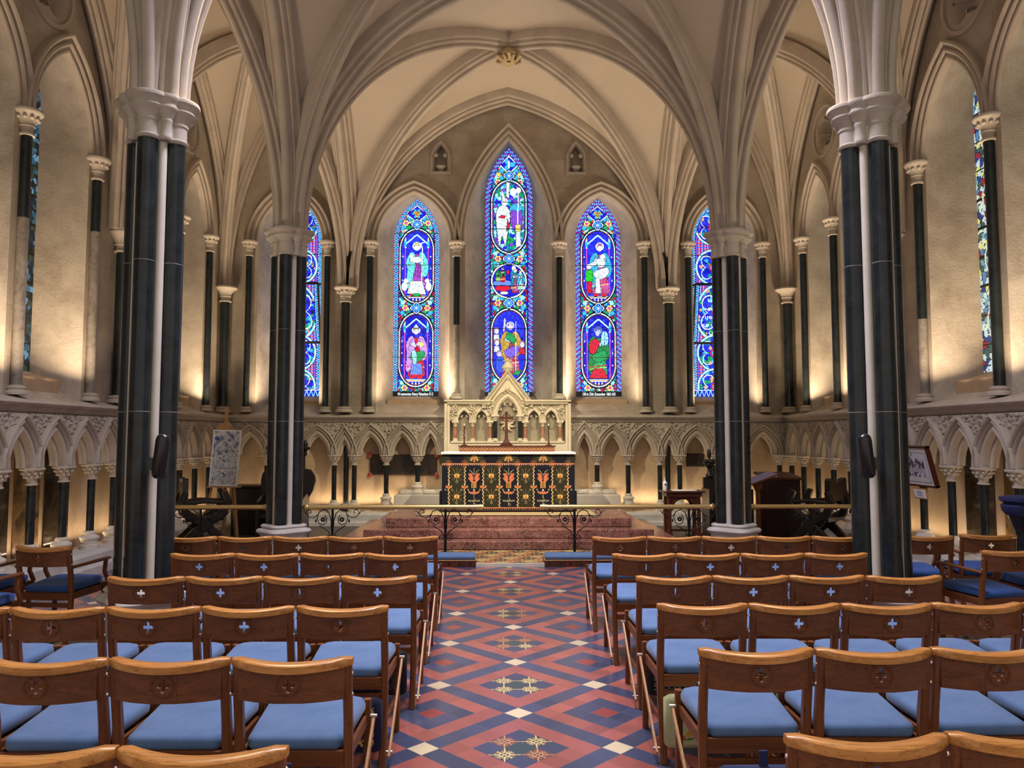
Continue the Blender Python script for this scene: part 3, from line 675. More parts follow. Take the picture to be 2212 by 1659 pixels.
# ---------------- painted panels (stained glass, frontal, pictures) ----------------
def srgb(c): return np.array([((v/255+.055)/1.055)**2.4 if v > 10 else v/255/12.92 for v in c])
class Cv:
    def __init__(s, x0, x1, z0, z1, res):
        s.nx = max(2, int(round((x1-x0)/res))); s.nz = max(2, int(round((z1-z0)/res))); s.x0, s.x1, s.z0, s.z1 = x0, x1, z0, z1
        s.X, s.Z = np.meshgrid(x0+(np.arange(s.nx)+.5)*(x1-x0)/s.nx, z0+(np.arange(s.nz)+.5)*(z1-z0)/s.nz)
        s.C = np.zeros((s.nz, s.nx, 3)); s.keep = np.ones((s.nz, s.nx), bool)
    def fill(s, m, c): s.C[m] = srgb(c)
    def inpoly(s, P):
        m = np.zeros(s.X.shape, bool); n = len(P)
        for i in range(n):
            xa, za = P[i]; xb, zb = P[(i+1) % n]
            if za == zb: continue
            m ^= ((za > s.Z) != (zb > s.Z)) & (s.X < (xb-xa)*(s.Z-za)/(zb-za)+xa)
        return m
    def dseg(s, p, q):
        ax, az = p; bx, bz = q; dx, dz = bx-ax, bz-az; l = dx*dx+dz*dz or 1e-9
        t = np.clip(((s.X-ax)*dx+(s.Z-az)*dz)/l, 0, 1); return np.hypot(s.X-ax-t*dx, s.Z-az-t*dz)
    def line(s, P, r, c, clip=None):
        for a, b in zip(P[:-1], P[1:]):
            m = s.dseg(a, b) < r
            if clip is not None: m &= clip
            s.fill(m, c)
    def poly(s, P, c, lead=.004, folds=True):
        if len(P) > 4:
            for _ in range(2):
                P = [q for i in range(len(P)) for q in ((P[i][0]*.78+P[(i+1) % len(P)][0]*.22, P[i][1]*.78+P[(i+1) % len(P)][1]*.22), (P[i][0]*.22+P[(i+1) % len(P)][0]*.78, P[i][1]*.22+P[(i+1) % len(P)][1]*.78))]
        m = s.inpoly(P); s.fill(m, c)
        w = max(p[0] for p in P)-min(p[0] for p in P); h = max(p[1] for p in P)-min(p[1] for p in P)
        if folds and min(w, h) > .05:
            px = sum(p[0] for p in P)/len(P); pz = sum(p[1] for p in P)/len(P)
            u = (s.X-px)+(s.Z-pz)*.25*math.sin(px*40+pz*9)+.010*np.sin((s.Z-pz)*34+px*50); f = np.abs((u/.034) % 1-.5)
            s.fill(m & (f < .09), tuple(int(v*.55) for v in c)); s.fill(m & (f > .42), tuple(int(min(255, v*.8+50)) for v in c)); s.fill(m & (np.abs(((s.Z-pz)/.11+.3*np.sin(u*30)) % 1-.5) < .035), tuple(int(v*.4) for v in c))
        if lead: s.line(list(P)+[P[0]], lead, (8,8,30))
    def ell(s, cx, cz, rx, rz, c, lead=.004):
        d = np.hypot((s.X-cx)/rx, (s.Z-cz)/rz)
        if lead: s.fill(d < 1+lead/min(rx, rz), (8,8,30))
        s.fill(d < 1, c)
    def ring(s, cx, cz, rx, rz, w, c):
        k = np.hypot((s.X-cx)/rx, (s.Z-cz)/rz); m = np.abs(k-1)*min(rx, rz) < w; s.fill(m, c)
    def voro(s, sc, seed=0):
        r = np.random.RandomState(seed); N = 64; jx = r.rand(N, N); jz = r.rand(N, N); hh = r.randint(0, 997, (N, N))
        gx, gz = s.X/sc, s.Z/sc; ix, iz = np.floor(gx).astype(int), np.floor(gz).astype(int)
        d1 = np.full(gx.shape, 9.); d2 = d1.copy(); h = np.zeros(gx.shape, int)
        for a in (-1,0,1):
            for b_ in (-1,0,1):
                u, v = (ix+a) % N, (iz+b_) % N; d = np.hypot(ix+a+jx[u, v]-gx, iz+b_+jz[u, v]-gz)
                n1 = d < d1; d2 = np.where(n1, d1, np.minimum(d2, d)); h = np.where(n1, hh[u, v], h); d1 = np.where(n1, d, d1)
        return h, (d2-d1)*sc, d1*sc
    def build(s, name, mat, parent, frame, thick=.006):
        O, U, VV, N = frame; nx, nz = s.nx, s.nz
        xs = s.x0+np.arange(nx+1)*(s.x1-s.x0)/nx; zs = s.z0+np.arange(nz+1)*(s.z1-s.z0)/nz
        gx, gz = np.meshgrid(xs, zs); P = np.array(O)[None]+gx.reshape(-1,1)*np.array(U)+gz.reshape(-1,1)*np.array(VV)
        jj, ii = np.nonzero(s.keep); a = jj*(nx+1)+ii; F = np.stack([a, a+1, a+nx+2, a+nx+1], 1); col = s.C[s.keep]
        used = np.unique(F); re = np.zeros(len(P), int); re[used] = np.arange(len(used)); F = re[F]; P = P[used]
        me = bpy.data.meshes.new(name); me.vertices.add(len(P)); me.vertices.foreach_set('co', P.ravel())
        me.loops.add(F.size); me.loops.foreach_set('vertex_index', F.ravel()); me.polygons.add(len(F)); me.polygons.foreach_set('loop_start', np.arange(len(F))*4)
        me.update(calc_edges=True); at = me.attributes.new('paint', 'FLOAT_COLOR', 'FACE'); at.data.foreach_set('color', np.concatenate([col, np.ones((len(col),1))], 1).ravel())
        me.materials.append(mat); o = bpy.data.objects.new(name, me); COL.objects.link(o)
        if parent is not None: o.parent = parent
        return o
BL = (26,40,228); DB = (14,20,175); CY = (50,170,225); LC = (150,235,250); WH = (225,242,250); RD = (196,22,52); PK = (205,70,150); GR = (20,150,80); PU = (120,60,200); YE = (235,215,110); LB = (90,130,250); TE = (20,130,150)
def mosaic(cv, m, cols, sc, seed):
    h, e, _ = cv.voro(sc, seed)
    for k, c in enumerate(cols): cv.fill(m & (h % len(cols) == k), c)
    cv.fill(m & (e < .005), (10,10,40))
def inlanc(cv, cx, hw, z0, zs, za):
    r = za-zs; c = (r*r-hw*hw)/(2*hw); R = hw+c; dx = np.abs(cv.X-cx)
    return (dx < hw) & (cv.Z > z0) & ((cv.Z < zs) | (np.hypot(dx+c, cv.Z-zs) < R))
def border(cv, cx, hw, z0, zs, za, w, seed, chev=False):
    full = inlanc(cv, cx, hw, z0, zs, za); dx = cv.X-cx; r = za-zs; c = (r*r-hw*hw)/(2*hw); R = hw+c
    hy = np.hypot(np.abs(dx)+c, cv.Z-zs); de = np.where(cv.Z < zs, hw-np.abs(dx), R-hy); inner = full & (de > w); bd = full & ~inner
    sl = np.where(cv.Z < zs, cv.Z, zs+np.arctan2(np.maximum(cv.Z-zs, 0), np.abs(dx)+c)*R)
    cv.fill(bd, DB); ph = np.floor(sl/.05).astype(int); fz = sl/.05-ph; side = -(de-w/2)
    p2 = np.floor(sl/.1).astype(int); f2 = (sl/.1-p2-.5)*.1; dd = np.hypot(side, f2); cv.fill(bd & (dd < .030), (6,6,40)); cv.fill(bd & (dd < .024), CY); cv.fill(bd & (dd < .011), GR if seed % 2 else RD)
    zig = np.abs(side-np.sin(sl*2*PI/.1)*w*.3) < .006; cv.fill(bd & zig & (dd > .03), LC if not chev else LC)
    zig = np.abs(side+np.sin(sl*2*PI/.1)*w*.3) < .006; cv.fill(bd & zig & (dd > .03), (YE if seed % 2 else RD) if not chev else WH)
    cv.fill(bd & (np.abs(side) > w*.38) & (ph % 3 == 0), RD if not chev else BL); cv.fill(bd & (np.abs(side) > w*.38) & (ph % 3 == 1), DB); cv.fill(bd & (np.abs(side) > w*.38) & (ph % 3 == 2), TE)
    cv.fill(full & (np.abs(de-w) < .009), (4,4,18)); cv.fill(full & (de < .010), (6,6,26)); cv.fill(full & (np.abs(de-w-.022) < .006) & (cv.Z < zs+.4), WH)
    return full, inner
def stad(cv, cx, z0, z1, hw):
    """distance-like measure (<1 inside) for a tall rounded medallion"""
    cz = (z0+z1)/2; h = (z1-z0)/2; dz = np.maximum(np.abs(cv.Z-cz)-(h-hw*1.25), 0)
    return np.where(np.abs(cv.Z-cz) < h-hw*1.25, np.abs(cv.X-cx)/hw, np.hypot((cv.X-cx)/hw, dz/(hw*1.25)))
def medallion(cv, cx, z0, z1, hw, inner, bg, canopy=True):
    s = stad(cv, cx, z0, z1, hw); cv.fill(inner & (s < 1.06), (4,4,20)); cv.fill(s < .985, WH); k = np.floor(cv.Z/.05).astype(int) % 3; cv.fill((s < .985) & (k == 0), LC); cv.fill(s < .935, (6,6,30)); cv.fill(s < .905, (120,24,70)); cv.fill(s < .885, (6,6,30))
    ins = s < .865; cv.fill(ins, bg)
    h, e, _ = cv.voro(.045, 3); cv.fill(ins & (e < .004), (8,8,120)); cv.fill(ins & (h % 5 == 0), (40,60,245))
    if canopy:
        for q in (-1, 1):
            cv.fill(ins & (np.abs(cv.X-cx-q*hw*.66) < .009) & (cv.Z < z1-.38), PK); cv.fill(ins & (np.abs(cv.X-cx-q*hw*.66) < .02) & (np.abs(cv.Z-z1+.40) < .02), YE)
            for zz in (z1-.6, z1-.85, z1-1.1): cv.ell(cx+q*hw*.8, zz, .011, .016, WH, 0)
        za = z1-.14; pts = [(cx+t*hw*.68, za-.22*abs(t)**1.6-.03*abs(math.sin(3.5*t))) for t in np.linspace(-1, 1, 17)]
        cv.line(pts, .014, LC, ins); cv.line(pts, .005, WH, ins)
        for q in (-1, 1): cv.line([(cx+q*hw*.66, z1-.38), (cx+q*hw*.66, z1-.25)], .022, CY, ins); cv.line([(cx+q*hw*.66, z1-.27), (cx+q*hw*.66, z1-.2)], .008, YE, ins)
        cv.fill(ins & (cv.Z < z0+.17), LC); cv.fill(ins & (cv.Z < z0+.155), (190,150,120)); cv.fill(ins & (cv.Z < z0+.13), WH); k = np.abs(((cv.X-cx)/.07) % 1-.5) < (cv.Z-z0)/.26; cv.fill(ins & (cv.Z < z0+.125) & k, DB)
    return ins
def star(cv, cx, cz, r, c, n=4, lo=.55):
    a = np.arctan2(cv.Z-cz, cv.X-cx); rad = r*(lo+(1-lo)*np.abs(np.cos(a*n/2))); cv.fill(np.hypot(cv.X-cx, cv.Z-cz) < rad, c)
def quatro(cv, cx, cz, r):
    star(cv, cx, cz, r*1.15, (4,4,20)); star(cv, cx, cz, r*.95, WH); star(cv, cx, cz, r*.82, DB); star(cv, cx, cz, r*.7, CY, 8, .4); star(cv, cx, cz, r*.4, PU); star(cv, cx, cz, r*.25, LC)
def foliage(cv, m, cx, z, cols, s=1):
    for q in (-1, 1):
        for dx, dz, r, c in ((.23,0,.07,YE),(.23,0,.035,PK),(.15,.1,.05,CY),(.28,.11,.05,LC),(.16,-.1,.05,GR),(.29,-.1,.05,CY),(.22,.16,.035,YE),(.22,-.16,.035,LC),(.1,.16,.03,WH),(.1,-.16,.03,WH)):
            a = np.arctan2(cv.Z-z-dz*s, cv.X-cx-q*dx*s); rr = r*s*(.6+.4*np.abs(np.cos(a*3))); d = np.hypot(cv.X-cx-q*dx*s, cv.Z-z-dz*s)
            cv.fill(m & (d < rr+.006), (8,8,40)); cv.fill(m & (d < rr), c)
def figure(cv, cx, zb, h, robe, cloak, head, skin=(215,205,245), over=None, staff=None, hat=None):
    """robed standing figure: zb feet, h height"""
    def P(L): return [(cx+x*h, zb+z*h) for x, z in L]
    cv.poly(P([(-.17,0),(-.12,.25),(-.13,.5),(-.1,.74),(.1,.74),(.14,.5),(.13,.25),(.19,0)]), robe)
    for j, x in enumerate((-.12,-.09,-.06,-.03,.01,.04,.07,.1,.13)): cv.line(P([(x*1.2,.03),(x+.01,.3),(x*.8,.5+.02*j)]), .004, tuple(int(v*(.35 if j % 2 else .65)) for v in robe)); cv.line(P([(x*1.15+.012,.05),(x*.9+.01,.3)]), .003, tuple(min(255, int(v*1.25+20)) for v in robe))
    cv.poly(P([(-.2,.12),(-.16,.45),(-.2,.6),(-.13,.76),(-.05,.78),(.0,.6),(-.06,.35),(-.1,.1)]), cloak)
    cv.poly(P([(.2,.35),(.22,.55),(.14,.76),(.05,.78),(.02,.62),(.09,.5),(.1,.3)]), cloak)
    for x, q in ((-.17,-1),(.16,1),(-.14,-1),(.12,1)): cv.line(P([(x,.42),(x*.75,.6),(x*.5,.72)]), .0035, tuple(int(v*.5) for v in cloak))
    if over: cv.poly(P([(-.15,.42),(.14,.52),(.18,.42),(.08,.3),(-.05,.28)]), over)
    cv.line(P([(-.17,.2),(.16,.24)]), .008, RD); cv.line(P([(-.15,.16),(.16,.2)]), .006, YE)
    cv.poly(P([(-.12,.62),(-.02,.56),(.03,.6),(-.05,.68)]), skin); cv.poly(P([(.12,.64),(.03,.58),(-.01,.62),(.06,.68)]), skin)
    cv.ell(cx, zb+.88*h, .075*h, .075*h, hat or YE); cv.ell(cx, zb+.865*h, .05*h, .065*h, skin)
    cv.poly(P([(-.05,.86),(-.03,.94),(.03,.94),(.055,.86),(.04,.9),(-.03,.9)]), head)
    for q in (-.018, .018): cv.ell(cx+q*h, zb+.87*h, .004, .004, (60,40,90), 0)
    cv.line(P([(-.012,.835),(.012,.835)]), .003, (120,60,110))
    if staff: cv.line(P(staff), .008, WH)
    for x in (-.08, .07): cv.ell(cx+x*h, zb+.0*h, .05*h, .022*h, RD)
def glass_lead(win, side, gc, ghw, gs, ga, depth, bars, name='saddle_bar'):
    O, U, VV, N = wallframe(side)(depth-.012); b = MB()
    for z in bars:
        if z > gs:
            r = ga-gs; c = (r*r-ghw*ghw)/(2*ghw); w = max(.02, math.sqrt(max(0, (ghw+c)**2-(z-gs)**2))-c)
        else: w = ghw
        b.tube([O+U*(gc-w)+Z*z, O+U*(gc+w)+Z*z], .007, 6)
    o = b.build(name, M['lead'], win)
def text(s, size, loc, mat, parent, name='lettering', rot=(PI/2,0,0), align='CENTER', ext=.001, sx=1.0):
    cu = bpy.data.curves.new(name, 'FONT'); cu.body = s; cu.size = size; cu.align_x = align; cu.extrude = ext; cu.materials.append(mat)
    o = bpy.data.objects.new(name, cu); COL.objects.link(o); o.location = loc; o.rotation_euler = rot; o.scale = (sx,1,1); o.parent = parent; return o
t = NT('lit_lettering'); M['lit'] = t.out((.2,.2,.2), .5, emis=lin((235,250,255)), es=1.6)
RES = .0092
def make_glass(i, painter, side, spec, depth, res=RES, mat='glass'):
    c, hw, za, gc, ghw, gs, ga = spec; cv = Cv(gc-ghw, gc+ghw, 2.53, ga, res); cv.keep = inlanc(cv, gc, ghw, 2.53, gs, ga)
    painter(cv, gc, ghw, gs, ga)
    return cv.build('glass', M[mat], wins[i], (lambda f: (f[0], f[1], f[2], f[3]))(wallframe(side)(depth)))
def lancet_side(which):
    def p(cv, cx, hw, gs, ga):
        full, inner = border(cv, cx, hw, 2.53, gs, ga, .12, which)
        mosaic(cv, inner, [RD, BL, DB, GR, CY, TE, (150,14,44), LC], .042, 11)
        for z in (4.38, 5.98, 2.72, 6.17): foliage(cv, inner, cx, z, None)
        v = inner & (np.abs(cv.X-cx)/.21+np.abs(cv.Z-6.36)/.17 < 1); cv.fill(inner & (np.abs(cv.X-cx)/.23+np.abs(cv.Z-6.36)/.19 < 1), WH); cv.fill(v, DB)
        star(cv, cx, 6.37, .11, CY, 6, .3); cv.poly([(cx-.09,6.42),(cx+.09,6.42),(cx,6.27)], YE); cv.poly([(cx-.05,6.40),(cx+.05,6.40),(cx,6.31)], (200,120,40))
        medallion(cv, cx, 4.47, 6.06, .36, inner, BL); medallion(cv, cx, 2.73, 4.29, .36, inner, DB)
        quatro(cv, cx, 6.14, .12); quatro(cv, cx, 4.38, .13)
        if which == 1:   # shepherd with a lamb; crowned king with a cup
            figure(cv, cx, 4.66, 1.16, (150,60,180), (100,225,225), YE, WH, None, [(.09,.02),(.1,.85),(.07,.93),(.13,.95)], WH)
            cv.poly([(cx-.16,5.36),(cx-.1,5.47),(cx+.1,5.45),(cx+.12,5.36),(cx-.02,5.31)], WH); cv.ell(cx-.11, 5.47, .045, .04, WH)
            cv.poly([(cx-.2,4.68),(cx-.12,4.95),(cx+.12,4.95),(cx+.2,4.66)], WH)
            for q in (-1, 1): cv.ell(cx+q*.25, 4.83, .06, .09, WH); cv.ell(cx+q*.22, 4.95, .045, .045, WH)
            cv.ell(cx, 4.66, .08, .03, GR)
            figure(cv, cx, 2.93, 1.12, RD, (190,140,240), YE, (200,190,240), GR, None, WH)
            cv.poly([(cx-.1,3.5),(cx-.08,3.3),(cx-.02,3.1),(cx+.03,3.3),(cx+.0,3.5)], LC); cv.poly([(cx-.12,3.0),(cx-.09,3.22),(cx+.12,3.22),(cx+.14,3.0)], LB)
            cv.ell(cx+.11, 3.62, .04, .05, YE); cv.poly([(cx-.07,3.95),(cx,4.05),(cx+.07,3.95)], WH)
        else:            # mother with children; bearded man with two tablets
            figure(cv, cx+.04, 4.66, 1.16, (175,70,130), CY, (170,90,160), WH, WH, None, WH)
            cv.ell(cx+.1, 5.47, .055, .05, WH); cv.poly([(cx-.06,5.35),(cx+.0,5.45),(cx+.16,5.4),(cx+.14,5.25),(cx,5.24)], WH); cv.poly([(cx-.24,5.3),(cx-.05,5.38),(cx-.02,5.3),(cx-.2,5.22)], WH)
            cv.poly([(cx-.27,4.95),(cx-.25,5.18),(cx-.12,5.2),(cx-.1,4.95)], (30,190,40)); cv.ell(cx-.19, 5.26, .05, .055, WH); cv.poly([(cx-.24,4.7),(cx-.23,4.95),(cx-.13,4.95),(cx-.13,4.7)], RD); cv.poly([(cx-.06,4.7),(cx-.05,5.0),(cx+.03,5.05),(cx+.06,4.7)], WH)
            figure(cv, cx-.01, 2.93, 1.12, GR, (20,120,60), LB, (170,180,240), GR, None, LB)
            cv.poly([(cx-.2,3.45),(cx-.19,3.68),(cx-.06,3.76),(cx+.03,3.7),(cx-.02,3.5),(cx-.1,3.42)], RD); cv.poly([(cx-.2,2.92),(cx-.1,3.12),(cx+.1,3.12),(cx+.2,2.92)], RD)
            cv.poly([(cx+.04,3.6),(cx+.06,3.86),(cx+.12,3.92),(cx+.2,3.86),(cx+.2,3.6)], LC); cv.line([(cx+.125,3.62),(cx+.13,3.9)], .006, DB); cv.line([(cx+.05,3.72),(cx+.2,3.72)], .004, DB); cv.ell(cx-.02, 3.86, .04, .06, (170,180,240))
        cv.fill(full & (cv.Z < 2.64), (6,8,14))
        for z in (2.645,): cv.fill(full & (np.abs(cv.Z-z) < .008), (4,4,14))
    return p
def lancet_mid(cv, cx, hw, gs, ga):
    full, inner = border(cv, cx, hw, 2.53, gs, ga, .125, 4)
    mosaic(cv, inner, [RD, DB, BL, GR, TE, CY, (150,14,44), LC], .042, 5)
    for z in (5.42, 4.49, 2.76, 7.2, 7.05): foliage(cv, inner, cx, z, None)
    cv.fill(inner & (np.abs(cv.X-cx)/.21+np.abs(cv.Z-7.42)/.2 < 1), WH); cv.fill(inner & (np.abs(cv.X-cx)/.18+np.abs(cv.Z-7.42)/.17 < 1), DB); star(cv, cx, 7.43, .13, CY, 3, .2); cv.ell(cx, 7.43, .02, .09, WH)
    medallion(cv, cx, 5.52, 7.10, .375, inner, TE, False)
    s = inner & (np.hypot(cv.X-cx, cv.Z-4.955) < .38); 
    for r, c in ((.385,(4,4,20)),(.37,WH),(.345,(6,6,30)),(.335,DB)): cv.fill(inner & (np.hypot(cv.X-cx, cv.Z-4.955) < r), c)
    medallion(cv, cx, 2.82, 4.38, .375, inner, BL, False)
    quatro(cv, cx, 7.19, .12); quatro(cv, cx, 5.42, .13); quatro(cv, cx, 4.49, .12)
    # top: pale standing figure in the water with a second, robed one
    h, e, _ = cv.voro(.07, 8); ins = stad(cv, cx, 5.52, 7.10, .375) < .83
    for k, c in enumerate((CY, TE, LC, PU, BL, GR)): cv.fill(ins & (h % 6 == k), c)
    cv.fill(ins & (e < .006), (10,10,60))
    cv.poly([(cx+.02,6.1),(cx+.04,6.55),(cx+.12,6.7),(cx+.24,6.6),(cx+.3,6.1),(cx+.2,5.95)], PU); cv.poly([(cx-.02,6.45),(cx+.1,6.62),(cx+.3,6.55),(cx+.25,6.42),(cx+.1,6.45)], CY)
    cv.ell(cx+.09, 6.84, .065, .085, WH); cv.ell(cx+.2, 6.88, .05, .06, WH); cv.line([(cx+.17,5.75),(cx+.2,6.9)], .009, WH)
    cv.poly([(cx+.14,5.65),(cx+.15,6.0),(cx+.22,6.1),(cx+.26,5.7)], WH); cv.poly([(cx+.13,6.0),(cx+.14,6.15),(cx+.24,6.15),(cx+.25,6.0)], YE)
    cv.poly([(cx-.28,6.3),(cx-.25,6.5),(cx-.12,6.58),(cx+.0,6.5),(cx+.04,6.3),(cx-.02,6.05),(cx-.03,5.9),(cx-.08,5.62),(cx-.13,5.9),(cx-.15,5.9),(cx-.2,5.6),(cx-.24,5.9)], WH, .006)
    cv.ell(cx-.09, 6.63, .065, .085, WH); cv.poly([(cx-.17,6.9),(cx-.14,6.65),(cx-.06,6.62),(cx-.1,6.8)], WH); cv.poly([(cx-.06,7.05),(cx-.06,6.75),(cx,6.7),(cx+.02,7.05)], WH)
    cv.poly([(cx-.22,6.3),(cx-.1,6.27),(cx-.06,6.33),(cx-.16,6.35)], RD); cv.poly([(cx-.06,6.0),(cx-.03,6.27),(cx+.02,6.1)], RD)
    # middle roundel
    for x, z, w, hh, c in ((-.24,5.12,.035,.05,GR),(-.02,5.14,.03,.04,RD),(-.13,4.9,.2,.07,LB),(-.13,4.80,.16,.06,RD),(.12,4.92,.07,.22,(180,80,150)),(.1,5.1,.06,.09,TE),(.24,4.98,.05,.18,LC),(.24,4.88,.05,.04,RD),(.24,4.76,.045,.06,CY),(.1,5.22,.04,.05,WH),(-.1,4.7,.08,.03,WH)):
        m = np.hypot(cv.X-cx, cv.Z-4.955) < .33
        cv.fill(m & (np.hypot((cv.X-cx-x)/(w+.006), (cv.Z-z)/(hh+.006)) < 1), (8,8,40)); cv.fill(m & (np.hypot((cv.X-cx-x)/w, (cv.Z-z)/hh) < 1), c)
    figure(cv, cx+.13, 4.72, .52, (180,80,150), TE, WH, WH); figure(cv, cx+.24, 4.76, .44, LC, CY, YE, WH); figure(cv, cx-.13, 4.93, .32, RD, GR, YE, WH); figure(cv, cx-.23, 4.95, .26, GR, (30,150,60), WH, WH)
    # bottom: standing figure with raised hand among kneeling people
    figure(cv, cx+.03, 3.03, 1.12, (165,75,100), (190,150,60), (200,195,245), (200,195,245), (120,90,230), [(.1,.0),(.1,.95)], (200,195,245))
    cv.poly([(cx-.11,4.15),(cx-.09,4.2),(cx-.05,4.1),(cx-.08,3.9),(cx-.13,3.85)], (200,195,245)); cv.poly([(cx-.08,3.75),(cx-.02,3.9),(cx+.1,3.82),(cx+.16,3.72),(cx+.1,3.62),(cx,3.7)], GR)
    for x, z, c in ((-.26,3.9,(200,195,245)),(-.25,3.66,(200,200,240)),(-.2,3.42,(190,180,240)),(.27,3.62,(200,195,245))): cv.ell(cx+x, z+.012, .058, .066, (150,120,120)); cv.ell(cx+x+.006, z-.005, .044, .055, c); cv.ell(cx+x-.01, z+.0, .005, .005, (60,40,90), 0); cv.ell(cx+x+.02, z+.0, .005, .005, (60,40,90), 0); cv.poly([(cx+x-.06,z-.2),(cx+x-.05,z-.07),(cx+x+.05,z-.07),(cx+x+.07,z-.2)], WH if x < 0 else RD)
    cv.poly([(cx-.28,3.1),(cx-.27,3.36),(cx-.12,3.38),(cx-.06,3.2),(cx-.14,3.0)], (40,80,230)); cv.poly([(cx-.16,2.95),(cx-.08,3.15),(cx,3.05),(cx-.05,2.9)], RD); cv.poly([(cx+.05,3.0),(cx+.15,3.07),(cx+.28,3.1),(cx+.2,2.98)], GR)
    cv.fill(full & (cv.Z < 2.64), (8,12,18))
def geometric(vent_side):
    def p(cv, cx, hw, gs, ga):
        full, inner = border(cv, cx, hw, 2.53, gs, ga, .105, 3, True)
        cv.fill(inner, (60,90,240)); gx = (cv.X-cx)/.062; gz = cv.Z/.062; fx = np.abs(gx-np.round(gx)); fz = np.abs(gz-np.round(gz))
        cv.fill(inner & (fx < .33) & (fz < .33), RD); cv.fill(inner & (fx < .14) & (fz < .14), (150,10,60)); cv.fill(inner & (fx > .44), LC); cv.fill(inner & (fz > .44), (30,40,150))
        for z in (6.1, 5.25, 4.27, 3.45, 2.75):
            r = .42 if z == 4.27 else .36
            d = np.hypot(cv.X-cx, (cv.Z-z)*(.75 if z == 4.27 else .95)); a = np.arctan2(cv.Z-z, cv.X-cx); cl = inner & (d < r)
            cv.fill(inner & (d < r+.012), (6,6,40)); cv.fill(cl, LC); cv.fill(cl & (np.floor(a*10).astype(int) % 4 == 0), WH); cv.fill(cl & (d < r-.035), (8,8,90)); 
            i2 = inner & (d < r-.045); h, e, _ = cv.voro(.06, 21)
            for k, c in enumerate((BL, DB, BL, TE, (40,60,230), GR, BL, (200,150,120), DB, CY)): cv.fill(i2 & (h % 10 == k), c)
            cv.fill(i2 & (e < .005), (8,8,70)); pet = .5*(r)*(1+np.abs(np.sin(a*2)))*.8; cv.fill(i2 & (np.abs(d-pet) < .009), WH); cv.fill(i2 & (d < .08), RD); cv.fill(i2 & (d < .05), CY)
        b = full & (cv.Z < 2.68); cv.fill(b, DB); k = np.abs(((cv.X-cx)/.09) % 1-.5); cv.fill(b & (np.abs(k-(cv.Z-2.53)/.3) < .07), LC); cv.fill(b & (np.abs(cv.Z-2.67) < .006), WH); cv.fill(b & (cv.Z < 2.545), (6,6,26))
    return p
def pale(seed):
    def p(cv, cx, hw, gs, ga):
        full, inner = border(cv, cx, hw, 2.53, gs, ga, .08, seed)
        cols = [(190,215,210),(120,160,170),(60,90,80),(215,225,190),(90,130,170),(200,215,225),(150,40,50),(40,60,120),(220,215,120)] if seed > 40 else [(44,84,104),(22,44,46),(90,140,165),(14,24,22),(44,60,44),(60,100,120),(16,26,30)]
        mosaic(cv, full, cols, .075, seed)
        for z in np.arange(2.9, 6.4, .38): cv.fill(full & (np.abs(cv.Z-z) < .014), (5,6,8))
        for z in np.arange(3.2, 6.2, .8): cv.fill(full & (np.abs(np.hypot(cv.X-cx, cv.Z-z)-.24) < .015), (8,9,10) if seed < 40 else (200,210,190))
    return p
for i, (sp, pn) in enumerate(zip(EW, (geometric(-1), lancet_side(1), lancet_mid, lancet_side(2), geometric(1)))):
    make_glass(i, pn, 'east', sp, .78)
    zs = [3.35, 3.96, 4.62, 5.28, 5.95] if i in (1, 3) else ([3.3, 3.95, 4.85, 5.30, 6.05, 6.62] if i == 2 else [3.2, 5.5, 6.1])
    glass_lead(wins[i], 'east', sp[3], sp[4], sp[5], sp[6], .78, zs)
    if i in (1, 2, 3):
        # divisions beside the border
        b = MB(); w = sp[4]-.12; O = wallframe('east')(.768)[0]
        for q in (-1, 1): b.tube([O+X*(sp[3]+q*w)+Z*2.55, O+X*(sp[3]+q*w)+Z*sp[5]], .006, 6)
        b.build('vertical_lead', M['lead'], wins[i])
# inscriptions at the foot of the lancets
for i, s in ((1, 'IN memoriam Henry Pakenham D D'), (2, 'IN                                                  AD'), (3, 'OB in 25th December 1863 AD')):
    text(s, .086, (EW[i][3], 15.815, 2.565), M['lit'], wins[i], 'inscription', sx=(.57 if i == 1 else .60 if i == 2 else .61))
# tilted hopper vents of the two outer windows
for i, q in ((0, -1), (4, 1)):
    c, hw = EW[i][3], EW[i][4]
    b = MB(); 
    zb, zt, tilt = 3.66, 4.83, .30
    for x0, x1 in ((c-hw-.005, c-hw+.03), (c+hw-.03, c+hw+.005)): b.loft([[(x0,15.80,zb),(x1,15.80,zb),(x1,15.83,zb),(x0,15.83,zb)],[(x0,15.80-tilt,zt),(x1,15.80-tilt,zt),(x1,15.83-tilt,zt),(x0,15.83-tilt,zt)]], True, True)
    b.box(c-hw, c+hw, 15.79, 15.825, zb-.03, zb+.02); b.box(c-hw, c+hw, 15.79-tilt, 15.825-tilt, zt-.025, zt+.025); b.box(c-hw, c+hw, 15.79, 15.83, zt+.02, zt+.06)
    b.build('vent_frame', M['lead'], wins[i], 0)
    cv = Cv(c-hw+.03, c+hw-.03, zb+.02, zt-.02, RES); geometric(q)(cv, c, hw, 5.75, 6.68); 
    L = zt-zb; VVt = Vector((0, -tilt, L)).normalized(); k = math.hypot(tilt, L)/L
    O = Vector((0, 15.815, zb)) - VVt*(zb)*k
    cv.build('vent_glass', M['glass'], wins[i], (O, X, VVt*k, Y))
    if i == 4:
        for s, z, xx in (('CHRIST', 4.48, c-.02), ('\u2022 IN YOU', 4.30, c-.03), ('\u2022THE HOPE', 4.14, c-.03), ('\u2022OF GLORY', 3.98, c-.03), ('COL. 1', 3.82, c+.02)):
            b2 = MB(); 
            text(s, .115, (xx, 15.80-tilt*(z-zb)/L, z), M['lit'], wins[i], 'inscription', sx=.85)
